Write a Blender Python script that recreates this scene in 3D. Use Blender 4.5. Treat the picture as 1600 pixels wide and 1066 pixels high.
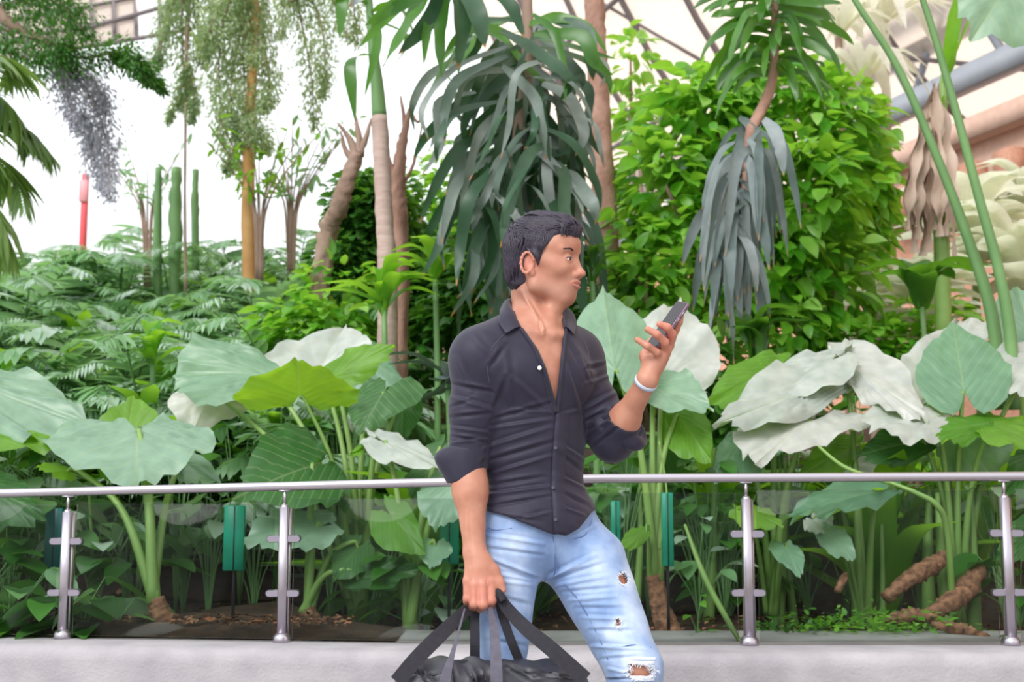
import bpy, math, random
import numpy as np
from mathutils import Vector
# ---------------------------------------------------------------- camera, sky, sun, exposure
scene = bpy.context.scene
COL = scene.collection
for o in list(bpy.data.objects): bpy.data.objects.remove(o)
PITCH = math.radians(7.0); FPX = 2000.0; CY = -3.33; CZ = 1.0
cam_d = bpy.data.cameras.new('camera'); cam = bpy.data.objects.new('camera', cam_d); COL.objects.link(cam)
cam.location = (0, CY, CZ); cam.rotation_euler = (math.pi/2+PITCH, 0, 0)
cam_d.sensor_width = 36.0; cam_d.lens = FPX/1600*36.0; cam_d.clip_end = 300
cam_d.dof.use_dof = True; cam_d.dof.focus_distance = 3.5; cam_d.dof.aperture_fstop = 4.5
scene.camera = cam
world = bpy.data.worlds.new('world'); scene.world = world; world.use_nodes = True
wt = world.node_tree; wt.nodes.clear()
wo = wt.nodes.new('ShaderNodeOutputWorld'); wb = wt.nodes.new('ShaderNodeBackground')
wg = wt.nodes.new('ShaderNodeTexCoord'); wsep = wt.nodes.new('ShaderNodeSeparateXYZ'); wr = wt.nodes.new('ShaderNodeValToRGB')
wt.links.new(wg.outputs['Generated'], wsep.inputs[0]); wt.links.new(wsep.outputs['Z'], wr.inputs[0])
wr.color_ramp.elements[0].position = -0.0; wr.color_ramp.elements[0].color = (0.50, 0.49, 0.47, 1)
wr.color_ramp.elements[1].position = 0.25; wr.color_ramp.elements[1].color = (0.93, 0.96, 1.0, 1)
wt.links.new(wr.outputs[0], wb.inputs[0]); wb.inputs[1].default_value = 1.2
wt.links.new(wb.outputs[0], wo.inputs[0])
def lamp_sun(name, rot, strength, angle, color=(1, 1, 1)):
    l = bpy.data.lights.new(name, 'SUN'); l.energy = strength; l.angle = math.radians(angle); l.color = color
    o = bpy.data.objects.new(name, l); COL.objects.link(o); o.rotation_euler = [math.radians(a) for a in rot]; return o
lamp_sun('sun', (-34, 20, 0), 5.0, 12, (1.0, 0.97, 0.9))
lamp_sun('skylight', (40, -30, 0), 1.9, 30, (1.0, 0.98, 0.98))
scene.view_settings.view_transform = 'Standard'; scene.view_settings.look = 'None'
scene.view_settings.gamma = 1.0; scene.view_settings.use_curve_mapping = False
scene.view_settings.exposure = 0.38
scene.cycles.max_bounces = 8; scene.cycles.transparent_max_bounces = 12
R = random.Random(7); NR = np.random.default_rng(11)
# ---------------------------------------------------------------- helpers
def W(px, py, Y=0.0):
    """point of the place seen at pixel (px,py) of the photograph at depth Y"""
    u = (px-800)/FPX; v = (533-py)/FPX; c, s = math.cos(PITCH), math.sin(PITCH)
    t = (Y-CY)/(c-v*s)
    return np.array((u*t, Y, CZ+t*(s+v*c)))
def proj(P):
    P = np.atleast_2d(P); c, s = math.cos(PITCH), math.sin(PITCH)
    dy = P[:, 1]-CY; dz = P[:, 2]-CZ; f = dy*c+dz*s; up = -dy*s+dz*c
    return 800+FPX*P[:, 0]/f, 533-FPX*up/f
def nrm(v):
    v = np.asarray(v, float); return v/(np.linalg.norm(v)+1e-12)
def lerp(a, b, t): return a+(b-a)*t
def spline(pts, n):
    P = np.array(pts, float)
    if len(P) == 2: return P[0]+(P[1]-P[0])*np.linspace(0, 1, n)[:, None]
    P = np.vstack([2*P[0]-P[1], P, 2*P[-1]-P[-2]]); m = len(P)-3
    t = np.linspace(0, m-1e-9, n); i = t.astype(int); f = (t-i)[:, None]
    a, b, c, d = P[i], P[i+1], P[i+2], P[i+3]
    return 0.5*((2*b)+(-a+c)*f+(2*a-5*b+4*c-d)*f**2+(-a+3*b-3*c+d)*f**3)
class Geo:
    def __init__(s): s.V = []; s.F = []; s.M = []; s.A = []; s.U = []; s.n = 0
    def add(s, V, F, mat=0, rnd=0.5, uv=None):
        V = np.asarray(V, float).reshape(-1, 3); F = np.asarray(F, int)
        if F.shape[1] == 3: F = np.hstack([F, -np.ones((len(F), 1), int)]); 
        F = np.where(F >= 0, F+s.n, -1)
        s.V.append(V); s.F.append(F); s.M.append(np.full(len(F), mat)); s.n += len(V)
        s.A.append(np.broadcast_to(np.asarray(rnd, float), (len(V),)) if np.ndim(rnd) == 0 else np.asarray(rnd, float))
        s.U.append(np.zeros((len(V), 2)) if uv is None else np.asarray(uv, float))
    def mesh(s, name, mats, uv=False, flat=False):
        V = np.vstack(s.V); F = np.vstack(s.F); M = np.concatenate(s.M)
        me = bpy.data.meshes.new(name); me.vertices.add(len(V)); me.vertices.foreach_set('co', V.ravel())
        ok = F >= 0; cnt = ok.sum(1); loops = F[ok]; st = np.concatenate([[0], np.cumsum(cnt)[:-1]])
        me.loops.add(len(loops)); me.loops.foreach_set('vertex_index', loops)
        me.polygons.add(len(F)); me.polygons.foreach_set('loop_start', st); me.polygons.foreach_set('loop_total', cnt)
        me.polygons.foreach_set('material_index', M)
        a = me.attributes.new('rnd', 'FLOAT', 'POINT'); a.data.foreach_set('value', np.concatenate(s.A))
        if uv:
            U = np.vstack(s.U)[loops]; ul = me.uv_layers.new(name='UVMap'); ul.data.foreach_set('uv', U.ravel())
        me.update(calc_edges=True); me.validate()
        if flat: me.shade_flat()
        for m in (mats if isinstance(mats, (list, tuple)) else [mats]): me.materials.append(m)
        return me
    def obj(s, name, mats, parent=None, **k):
        o = bpy.data.objects.new(name, s.mesh(name, mats, **k)); COL.objects.link(o)
        if parent is not None: put(o, parent)
        return o
def put(o, parent):
    """parent keeping the world position (parents are empties that only translate and turn)"""
    bpy_m = parent_matrix(parent).inverted(); o.parent = parent; o.matrix_parent_inverse = bpy_m
def parent_matrix(p):
    from mathutils import Matrix, Euler
    m = Matrix.LocRotScale(p.location, p.rotation_euler, p.scale)
    return (parent_matrix(p.parent) @ p.matrix_parent_inverse @ m) if p.parent else m
def tag(o, label=None, cat=None, group=None, kind=None):
    if label: o['label'] = label
    if cat: o['category'] = cat
    if group: o['group'] = group
    if kind: o['kind'] = kind
    return o
def thing(name, loc, label, cat, group=None):
    o = bpy.data.objects.new(name, None); COL.objects.link(o); o.location = tuple(float(x) for x in loc); o.empty_display_size = .05
    return tag(o, label, cat, group)
def copy_thing(r, loc, rz=0, sc=1.0, label=None, group=None):
    c = r.copy(); COL.objects.link(c); c.location = tuple(loc); c.rotation_euler = (0, 0, rz); c.scale = (sc, sc, sc)
    if label: c['label'] = label
    if group: c['group'] = group
    for ch in r.children:
        d = ch.copy(); COL.objects.link(d); d.parent = c; d.matrix_parent_inverse = ch.matrix_parent_inverse.copy()
    return c
def box(g, c, s, rz=0.0, mat=0, bev=0.0):
    c = np.array(c, float); h = np.array(s, float)/2
    if bev <= 0:
        V = np.array([[x, y, z] for x in (-1, 1) for y in (-1, 1) for z in (-1, 1)])*h
        F = [[0, 1, 3, 2], [4, 6, 7, 5], [0, 4, 5, 1], [2, 3, 7, 6], [0, 2, 6, 4], [1, 5, 7, 3]]
    else:
        b = min(bev, h.min()*.9); V = []; F = []; idx = {}
        for sx in (-1, 1):
            for sy in (-1, 1):
                for sz in (-1, 1):
                    for a in range(3):
                        p = np.array([sx, sy, sz])*(h-b); p[a] += (sx, sy, sz)[a]*b; idx[(sx, sy, sz, a)] = len(V); V.append(p)
        for a in range(3):
            o1, o2 = [(1, 2), (0, 2), (0, 1)][a]
            for sg in (-1, 1):
                q = []
                for s1, s2 in ((-1, -1), (1, -1), (1, 1), (-1, 1)):
                    k = [0, 0, 0]; k[a] = sg; k[o1] = s1; k[o2] = s2; q.append(idx[(*k, a)])
                F.append(q)
        for a, b2 in ((0, 1), (0, 2), (1, 2)):
            o1 = 3-a-b2
            for sa in (-1, 1):
                for sb in (-1, 1):
                    q = []
                    for so, ax in ((-1, a), (1, a), (1, b2), (-1, b2)):
                        k = [0, 0, 0]; k[a] = sa; k[b2] = sb; k[o1] = so; q.append(idx[(*k, ax)])
                    F.append(q)
        for sx in (-1, 1):
            for sy in (-1, 1):
                for sz in (-1, 1): F.append([idx[(sx, sy, sz, 0)], idx[(sx, sy, sz, 1)], idx[(sx, sy, sz, 2)], -1])
        V = np.array(V)
    co, si = math.cos(rz), math.sin(rz); V = V @ np.array([[co, si, 0], [-si, co, 0], [0, 0, 1]])
    F = np.array(F)
    if F.shape[1] == 4 and bev > 0:
        # orient outward
        for i, f in enumerate(F):
            ff = [x for x in f if x >= 0]; n = np.cross(V[ff[1]]-V[ff[0]], V[ff[2]]-V[ff[0]])
            if n @ V[ff].mean(0) < 0: F[i, :len(ff)] = ff[::-1]
    s = g; F2 = np.where(F >= 0, F+s.n, -1); s.V.append(V+c); s.F.append(F2); s.M.append(np.full(len(F), mat)); s.n += len(V)
    s.A.append(np.full(len(V), .5)); s.U.append(np.zeros((len(V), 2)))
def frames(P):
    T = np.gradient(P, axis=0); T /= (np.linalg.norm(T, axis=1)[:, None]+1e-12)
    n = np.cross(T[0], (0, 0, 1)); 
    if np.linalg.norm(n) < .1: n = np.cross(T[0], (1, 0, 0))
    n = nrm(n); N = []
    for t in T:
        n = nrm(n-t*(n @ t)); N.append(n)
    N = np.array(N); return T, N, np.cross(T, N)
def tube(g, pts, rad, n=24, seg=8, mat=0, rnd=.5, caps=True, bump=0.0, sq=None):
    P = spline(pts, n) if n else np.array(pts, float); n = len(P)
    r = np.interp(np.linspace(0, 1, n), np.linspace(0, 1, len(rad)), rad) if np.ndim(rad) else np.full(n, rad)
    T, N, Bn = frames(P); a = np.linspace(0, 2*math.pi, seg, endpoint=False)
    k = np.ones((n, seg))
    if bump: k += NR.normal(0, bump, (n, seg))
    ca, sa = np.cos(a), np.sin(a)
    if sq: ca = np.sign(ca)*np.abs(ca)**sq; sa = np.sign(sa)*np.abs(sa)**sq
    V = P[:, None]+(N[:, None]*ca[None, :, None]+Bn[:, None]*sa[None, :, None])*(r[:, None]*k)[..., None]
    i = np.arange(n-1)[:, None]*seg; j = np.arange(seg)[None]; j2 = (j+1) % seg
    F = np.stack([i+j, i+j2, i+seg+j2, i+seg+j], -1).reshape(-1, 4)
    V = V.reshape(-1, 3)
    if caps:
        V = np.vstack([V, P[0], P[-1]]); c0 = n*seg; c1 = c0+1; jj = np.arange(seg); j2 = (jj+1) % seg
        F = np.vstack([F, np.stack([j2, jj, np.full(seg, c0), -np.ones(seg, int)], -1),
                       np.stack([(n-1)*seg+jj, (n-1)*seg+j2, np.full(seg, c1), -np.ones(seg, int)], -1)])
    g2 = np.where(F >= 0, F+g.n, -1); g.V.append(V); g.F.append(g2); g.M.append(np.full(len(F), mat)); g.n += len(V)
    g.A.append(np.full(len(V), rnd)); g.U.append(np.zeros((len(V), 2)))
def grid_faces(n, m, wrap=False):
    i = np.arange(n-1)[:, None]*m; j = np.arange(m if wrap else m-1)[None]; j2 = (j+1) % m
    return np.stack([i+j, i+j2, i+m+j2, i+m+j], -1).reshape(-1, 4)
# ---------------------------------------------------------------- materials
def new_mat(name):
    m = bpy.data.materials.new(name); m.use_nodes = True; nt = m.node_tree; nt.nodes.clear()
    out = nt.nodes.new('ShaderNodeOutputMaterial'); return m, nt, out
def ramp(nt, stops, src):
    r = nt.nodes.new('ShaderNodeValToRGB'); e = r.color_ramp.elements
    while len(e) < len(stops): e.new(0.5)
    for k, (p, c) in enumerate(stops): e[k].position = p; e[k].color = (*c, 1)
    nt.links.new(src, r.inputs[0]); return r.outputs[0]
def pmat(name, c1, c2=None, scale=8.0, rough=.6, metal=0.0, bump=0.0, bscale=None, spec=.5, stretch=None, detail=5.0, sheen=0.0, sss=0.0, coat=0.0, contrast=.25):
    m, nt, out = new_mat(name); b = nt.nodes.new('ShaderNodeBsdfPrincipled'); nt.links.new(b.outputs[0], out.inputs[0])
    b.inputs['Roughness'].default_value = rough; b.inputs['Metallic'].default_value = metal
    b.inputs['Specular IOR Level'].default_value = spec; b.inputs['Base Color'].default_value = (*c1, 1)
    if sheen: b.inputs['Sheen Weight'].default_value = sheen
    if coat: b.inputs['Coat Weight'].default_value = coat; b.inputs['Coat Roughness'].default_value = .1
    if sss:
        b.inputs['Subsurface Weight'].default_value = sss; b.inputs['Subsurface Radius'].default_value = (.012, .005, .003); b.inputs['Subsurface Scale'].default_value = 1.0
    if c2 is not None or bump:
        tc = nt.nodes.new('ShaderNodeTexCoord'); mp = nt.nodes.new('ShaderNodeMapping'); nt.links.new(tc.outputs['Object'], mp.inputs[0])
        if stretch: mp.inputs['Scale'].default_value = stretch
        if c2 is not None:
            n = nt.nodes.new('ShaderNodeTexNoise'); n.inputs['Scale'].default_value = scale; n.inputs['Detail'].default_value = detail
            nt.links.new(mp.outputs[0], n.inputs[0])
            nt.links.new(ramp(nt, [(.5-contrast, c1), (.5+contrast, c2)], n.outputs[0]), b.inputs['Base Color'])
        if bump:
            n2 = nt.nodes.new('ShaderNodeTexNoise'); n2.inputs['Scale'].default_value = bscale or scale*4; n2.inputs['Detail'].default_value = 6
            nt.links.new(mp.outputs[0], n2.inputs[0]); bp = nt.nodes.new('ShaderNodeBump'); bp.inputs['Strength'].default_value = bump
            bp.inputs['Distance'].default_value = .01; nt.links.new(n2.outputs[0], bp.inputs['Height']); nt.links.new(bp.outputs[0], b.inputs['Normal'])
    return m
def leafmat(name, cols, trans, rough=.4, tw=.35, spec=.5, veins=False, tipc=None, vs=.30, bump=0.0):
    """cols: list of colours spread over the per-leaf random value; trans: light that comes through the leaf"""
    m, nt, out = new_mat(name); b = nt.nodes.new('ShaderNodeBsdfPrincipled'); L = nt.links.new
    at = nt.nodes.new('ShaderNodeAttribute'); at.attribute_name = 'rnd'
    col = ramp(nt, [(k/(max(1, len(cols)-1)), c) for k, c in enumerate(cols)], at.outputs['Fac'])
    tc = nt.nodes.new('ShaderNodeTexCoord'); n = nt.nodes.new('ShaderNodeTexNoise'); n.inputs['Scale'].default_value = 14; L(tc.outputs['Object'], n.inputs[0])
    mx = nt.nodes.new('ShaderNodeMix'); mx.data_type = 'RGBA'; mx.blend_type = 'MULTIPLY'; mx.inputs[0].default_value = .5
    L(col, mx.inputs[6]); L(ramp(nt, [(.3, (.6, .65, .6)), (.7, (1.2, 1.15, 1.1))], n.outputs[0]), mx.inputs[7]); col = mx.outputs[2]
    if veins:
        uv = nt.nodes.new('ShaderNodeUVMap'); uv.uv_map = 'UVMap'; sp = nt.nodes.new('ShaderNodeSeparateXYZ'); L(uv.outputs[0], sp.inputs[0])
        def M(op, a, b2=None, c=None):
            k = nt.nodes.new('ShaderNodeMath'); k.operation = op
            for i, x in enumerate((a, b2, c)):
                if x is None: continue
                if isinstance(x, (int, float)): k.inputs[i].default_value = x
                else: L(x, k.inputs[i])
            return k.outputs[0]
        av = M('ABSOLUTE', sp.outputs['Y']); q = M('SUBTRACT', sp.outputs['X'], M('MULTIPLY', av, .55))
        fr = M('ABSOLUTE', M('SUBTRACT', M('FRACT', M('MULTIPLY', q, 6.5)), .5))
        v1 = M('LESS_THAN', fr, .05); v2 = M('LESS_THAN', av, .018); vm = M('MAXIMUM', v1, v2)
        m2 = nt.nodes.new('ShaderNodeMix'); m2.data_type = 'RGBA'; L(M('MULTIPLY', vm, vs), m2.inputs[0]); L(col, m2.inputs[6]); m2.inputs[7].default_value = (.42, .52, .26, 1); col = m2.outputs[2]
    if tipc:
        uv = nt.nodes.new('ShaderNodeUVMap'); uv.uv_map = 'UVMap'; sp = nt.nodes.new('ShaderNodeSeparateXYZ'); L(uv.outputs[0], sp.inputs[0])
        r2 = ramp(nt, [(.0, (0, 0, 0)), (.93, (0, 0, 0)), (.98, (1, 1, 1))], sp.outputs['X'])
        m3 = nt.nodes.new('ShaderNodeMix'); m3.data_type = 'RGBA'; L(r2, m3.inputs[0]); L(col, m3.inputs[6]); m3.inputs[7].default_value = (*tipc, 1); col = m3.outputs[2]
    L(col, b.inputs['Base Color']); b.inputs['Roughness'].default_value = rough; b.inputs['Specular IOR Level'].default_value = spec
    if bump:
        n2 = nt.nodes.new('ShaderNodeTexNoise'); n2.inputs['Scale'].default_value = 30; L(tc.outputs['Object'], n2.inputs[0])
        bp = nt.nodes.new('ShaderNodeBump'); bp.inputs['Strength'].default_value = bump; bp.inputs['Distance'].default_value = .01; L(n2.outputs[0], bp.inputs['Height']); L(bp.outputs[0], b.inputs['Normal'])
    t = nt.nodes.new('ShaderNodeBsdfTranslucent'); t.inputs[0].default_value = (*trans, 1)
    s = nt.nodes.new('ShaderNodeMixShader'); s.inputs[0].default_value = tw
    L(b.outputs[0], s.inputs[1]); L(t.outputs[0], s.inputs[2]); L(s.outputs[0], out.inputs[0]); return m
MT = {}
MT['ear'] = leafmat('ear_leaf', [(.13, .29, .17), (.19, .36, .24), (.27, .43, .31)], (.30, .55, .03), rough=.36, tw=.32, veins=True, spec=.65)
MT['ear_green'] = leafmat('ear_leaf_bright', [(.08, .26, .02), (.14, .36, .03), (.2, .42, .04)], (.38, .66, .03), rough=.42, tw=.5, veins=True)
MT['ear_pale'] = leafmat('ear_leaf_pale', [(.42, .48, .43), (.50, .53, .50), (.58, .58, .54)], (.3, .45, .1), rough=.36, tw=.22, veins=True, spec=.6)  # grey-white sky reflection on leaf tops painted into the base colour
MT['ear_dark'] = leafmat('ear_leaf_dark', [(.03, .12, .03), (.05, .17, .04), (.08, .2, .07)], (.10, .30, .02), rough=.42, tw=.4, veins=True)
MT['petiole'] = pmat('petiole', (.14, .26, .05), (.22, .36, .09), scale=6, rough=.45)
MT['stalk'] = pmat('green_stalk', (.10, .22, .07), (.17, .32, .11), scale=4, rough=.5)
MT['bush'] = leafmat('bush_leaf', [(.03, .15, .012), (.09, .32, .02), (.20, .50, .04), (.34, .60, .14)], (.42, .80, .06), rough=.33, tw=.42)
MT['ivy'] = leafmat('ivy_leaf', [(.02, .09, .01), (.04, .16, .02), (.09, .25, .04)], (.15, .4, .03), rough=.35, tw=.3)
MT['fern'] = leafmat('fern_leaf', [(.08, .22, .07), (.18, .38, .16), (.36, .54, .38), (.58, .70, .65)], (.36, .66, .2), rough=.28, tw=.35, spec=.9)
MT['grass'] = leafmat('lance_leaf', [(.05, .22, .015), (.1, .34, .02), (.2, .45, .04)], (.38, .72, .04), rough=.4, tw=.45)
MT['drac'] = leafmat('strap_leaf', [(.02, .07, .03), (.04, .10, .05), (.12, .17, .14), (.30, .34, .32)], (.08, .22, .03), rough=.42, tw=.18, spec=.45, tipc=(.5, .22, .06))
MT['drac_green'] = leafmat('young_strap_leaf', [(.02, .09, .01), (.05, .17, .02), (.10, .26, .04)], (.2, .5, .03), rough=.33, tw=.35, spec=.6)
MT['drac_grey'] = leafmat('old_strap_leaf', [(.11, .16, .15), (.19, .24, .24), (.31, .35, .36)], (.12, .2, .08), rough=.5, tw=.15, spec=.5, tipc=(.55, .33, .16))
MT['weep'] = leafmat('feathery_leaf', [(.09, .16, .09), (.17, .26, .13), (.29, .38, .18), (.46, .50, .40)], (.60, .78, .32), rough=.6, tw=.4)
MT['weep_grey'] = leafmat('grey_feathery_leaf', [(.34, .34, .42), (.46, .46, .54), (.6, .6, .66)], (.6, .6, .68), rough=.6, tw=.35)
MT['palm'] = leafmat('palm_leaf', [(.04, .10, .02), (.10, .20, .04), (.2, .3, .09)], (.3, .5, .08), rough=.4, tw=.35)
MT['sun_painted'] = leafmat('sun_painted_leaf', [(.72, .76, .58), (.84, .85, .76), (.90, .90, .86)], (.92, .95, .75), rough=.4, tw=.5)  # overexposed sunlight painted into the leaf colour as near-white
MT['dry'] = pmat('dry_leaf', (.42, .30, .22), (.6, .47, .38), scale=14, rough=.8, bump=.3, stretch=(1, 1, .15))
MT['bark'] = pmat('bark', (.22, .14, .10), (.40, .28, .22), scale=9, rough=.85, bump=.7, stretch=(1, 1, .3))
MT['bark_pink'] = pmat('pink_bark', (.42, .29, .25), (.58, .44, .38), scale=12, rough=.8, bump=.35, stretch=(.5, .5, 3))
MT['bark_red'] = pmat('reddish_bark', (.26, .13, .09), (.50, .30, .23), scale=10, rough=.85, bump=.8, stretch=(1, 1, .7))
MT['bark_or'] = pmat('orange_bark', (.42, .20, .06), (.6, .36, .14), scale=5, rough=.8, bump=.4)
MT['rhizome'] = pmat('brown_rhizome', (.055, .022, .012), (.42, .20, .11), scale=38, rough=.85, bump=1.0, bscale=70)
MT['soil'] = pmat('soil', (.018, .011, .008), (.09, .045, .025), scale=14, rough=.95, bump=1.0, bscale=50)
MT['metal'] = pmat('brushed_steel', (.52, .48, .53), rough=.3, metal=1.0)
MT['metal_dark'] = pmat('clamp_steel', (.42, .38, .46), rough=.3, metal=1.0)
MT['concrete'] = pmat('kerb_concrete', (.31, .29, .31), (.44, .415, .43), scale=7, rough=.85, bump=.35, bscale=90, detail=10)
MT['paving'] = pmat('paving', (.40, .38, .36), (.5, .48, .46), scale=3, rough=.6)
# ---------------------------------------------------------------- setting: floor, kerb, soil, hall
g = Geo(); box(g, (0, -1.5, -.05), (16, 5.4, .1)); tag(g.obj('floor', MT['paving']), kind='structure')
KZ = float(W(800, 1018, 1.12)[2])   # top of the kerb
def fence_pt(x):                      # depth of the railing at x
    return 1.30+max(0, -x-.1)*.14
# kerb: one long rounded concrete wall following the railing
xs = np.linspace(-4.2, 4.2, 60); g = Geo(); prof = [(-.24, 0), (-.24, KZ-.05), (-.235, KZ-.025), (-.215, KZ-.006), (-.19, KZ), (.50, KZ), (.52, KZ-.02), (.52, 0)]
V = np.array([[x, fence_pt(x)+py, pz] for x in xs for py, pz in prof]); F = grid_faces(len(xs), len(prof)); g.add(V, F[:, ::-1])
tag(g.obj('trim_1', MT['concrete']), kind='structure')
# inner low kerb strip on the right of the man (soil begins behind it)
def ground(x, y):
    h = KZ-.05+.33*np.maximum(0, y-2.9)*np.clip(1.0-.12*np.maximum(0, x), .25, 1.0)
    return np.minimum(h, 2.3)+.03*np.sin(x*3.1+y*2.3)+.02*np.sin(x*7.3-y*5.1)
gx = np.linspace(-7, 7, 120); gy = np.concatenate([np.linspace(1.5, 4, 50), np.linspace(4.1, 13, 40)])
g = Geo(); V = np.array([[x, y+.30+max(0, -x-.1)*.14*(y < 3), float(ground(x, y))+NR.normal(0, .006)] for y in gy for x in gx])
k = (V[:, 1] < 2.2) & (V[:, 0] < -.55); V[k, 2] += .085*np.clip((-V[k, 0]-.55)*3, 0, 1)
g.add(V, grid_faces(len(gy), len(gx))); tag(g.obj('ground', MT['soil']), kind='structure')
# soil spilling onto the kerb behind the left glass
g = Geo(); xs = np.linspace(-3.6, -.42, 70); rows = []
for j, t in enumerate(np.linspace(0, 1, 10)):
    for x in xs:
        e = min(1, (-x-.42)*2.5)*min(1, (x+3.6)*4)
        rows.append((x, fence_pt(x)+.045+t*.52, KZ+.004-.02*(t > .9)+(.045*math.sin(min(1, t*1.6)*math.pi/2)+NR.normal(0, .005))*e*(t > 0)))
g.add(rows, grid_faces(10, len(xs))); tag(g.obj('soil_bank', MT['soil']), 'dark brown crumbly soil heaped behind the left glass panes on the kerb', 'soil', kind='stuff')
# far hall: brick wall with dentils, steel walkway, cream vault
MT['brick'] = pmat('brick', (.52, .24, .15), (.66, .36, .25), scale=30, rough=.85, bump=.3)
MT['brick2'] = pmat('brick_light', (.66, .42, .32), (.74, .52, .42), scale=12, rough=.85)
MT['steel_paint'] = pmat('painted_steel', (.34, .37, .42), (.42, .45, .5), scale=3, rough=.5)
MT['cream'] = leafmat('cream_panel', [(.66, .57, .50), (.72, .64, .57)], (.80, .68, .60), rough=.7, tw=.45)
MT['rib'] = pmat('dark_rib', (.16, .13, .13), rough=.6)
A = np.array((5.6, 10.7, 0)); D = nrm((-.34, .94, 0)); Nn = np.array((-D[1], D[0], 0)); ang = math.atan2(D[1], D[0])
def wp(s, off, z): p = A+D*s+Nn*off; return (p[0], p[1], z)
g = Geo(); box(g, wp(6, -.4, 2.2), (40, .8, 4.4), rz=ang); tag(g.obj('wall_right', MT['brick']), kind='structure')
g = Geo(); box(g, wp(6, -.35, 4.75), (40, .9, .7), rz=ang, mat=1); box(g, wp(6, -.25, 5.2), (40, 1.1, .25), rz=ang, mat=1)
for i in range(60): box(g, wp(-12+i*.62, .2, 4.6), (.30, .22, .42), rz=ang, mat=0)
tag(g.obj('trim_2', [MT['brick'], MT['brick2']]), kind='structure')
wk = thing('steel_walkway', wp(0, .3, 5.4), 'grey painted steel walkway high on the brick wall at the upper right', 'walkway')
for z, w, nm in ((5.75, .28, 'beam'), (6.45, .16, 'beam'), (7.15, .12, 'top_rail')):
    g = Geo(); box(g, wp(6, .35, z), (40, .18, w), rz=ang); g.obj(nm, MT['steel_paint'], wk)
for i in range(18):
    g = Geo(); p0 = np.array(wp(-10+i*1.6, .35, 5.8)); p1 = np.array(wp(-9.2+i*1.6, .35, 7.1)); p2 = np.array(wp(-8.4+i*1.6, .35, 5.8))
    tube(g, [p0, p1], .05, n=2, seg=6); tube(g, [p1, p2], .05, n=2, seg=6); g.obj('brace', MT['steel_paint'], wk)
# vault: cream panels with dark ribs rising from the wall over the garden
def vault(s, a):  # a 0..1 from wall top up
    off = 11*math.sin(a*1.25)-1.0; z = 5.3+9.0*(1-math.cos(a*1.55)); return np.array(wp(s, off*.55-.6, z+ a*2.5))
na, ns = 14, 34; S = np.linspace(-14, 11, ns); AA = np.linspace(0, 1.0, na)
g = Geo(); g.add([vault(s, a) for a in AA for s in S], grid_faces(na, ns), rnd=.5); tag(g.obj('ceiling', MT['cream']), kind='structure')
g = Geo()
for s in S[::2]: tube(g, [vault(s, a)-np.array((0, 0, .12)) for a in AA], .05, n=0, seg=5)
for a in AA[::2]: tube(g, [vault(s, a)-np.array((0, 0, .1)) for s in S], .045, n=0, seg=5)
for i in range(0, ns-4, 4):
    for j in range(0, na-4, 4):
        tube(g, [vault(S[i], AA[j])-np.array((0, 0, .16)), vault(S[i+4], AA[j+3])-np.array((0, 0, .16))], .03, n=2, seg=5)
tag(g.obj('trim_3', MT['rib']), kind='structure')
# upper-left canopy panels
g = Geo(); gb = Geo()
c0, c1, c2, c3 = W(-60, 22, 24), W(213, -30, 24), W(216, 62, 22.5), W(-60, 110, 22.5)
g.add([c0, c1, c2, c3], [[0, 1, 2, 3]]); tag(g.obj('ceiling_panel', MT['cream']), kind='structure')
for k in range(9):
    t = k/8; tube(gb, [lerp(c0, c1, t)-np.array((0, .1, 0)), lerp(c3, c2, t)-np.array((0, .1, 0))], .05, n=2, seg=5)
for t in (0, .33, .66, 1): tube(gb, [lerp(c0, c3, t)-np.array((0, .1, 0)), lerp(c1, c2, t)-np.array((0, .1, 0))], .05, n=2, seg=5)
for (a, b) in (((130, 46), (330, -10)), ((150, 72), (300, 45)), ((250, -20), (250, 110)), ((330, -10), (330, 60))):
    tube(gb, [W(*a, 22.4), W(*b, 22.4)], .05, n=2, seg=5)
tag(gb.obj('trim_4', MT['rib']), kind='structure')
# ---------------------------------------------------------------- glass railing
m, nt, out = new_mat('clear_glass'); tr = nt.nodes.new('ShaderNodeBsdfTransparent'); tr.inputs[0].default_value = (.84, .88, .86, 1)
gl = nt.nodes.new('ShaderNodeBsdfGlossy'); gl.inputs['Roughness'].default_value = .02; fr = nt.nodes.new('ShaderNodeFresnel'); fr.inputs[0].default_value = 1.2
mx = nt.nodes.new('ShaderNodeMixShader'); nt.links.new(fr.outputs[0], mx.inputs[0]); nt.links.new(tr.outputs[0], mx.inputs[1]); nt.links.new(gl.outputs[0], mx.inputs[2]); nt.links.new(mx.outputs[0], out.inputs[0])
MT['glass'] = m
rail = thing('glass_railing', (0, 1.3, KZ), 'brushed steel and glass railing standing on the grey kerb behind the man', 'railing')
def solve_x(px):   # world x,y of railing post at pixel column (base)
    x = 0
    for _ in range(30): x = W(px, 1016, fence_pt(x))[0]
    return x
posts = [-250, 97, 440, 805, 1171, 1580, 1975]
PX = [solve_x(p) for p in posts]
RZ = [0]*len(PX)
def rail_z(x):
    y = fence_pt(x)
    return float(np.interp(x, [-2.2, -1.9, .3, 2.0], [W(0, 771, fence_pt(-1.9))[2]]*1+[W(0, 771, fence_pt(-1.9))[2], W(930, 748, 1.3)[2], W(1600, 744, 1.3)[2]]))
g = Geo(); tube(g, [(x, fence_pt(x), rail_z(x)) for x in np.linspace(-3.3, 3.0, 60)], .0165, n=0, seg=14, sq=.8); g.obj('handrail', MT['metal'], rail)
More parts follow.
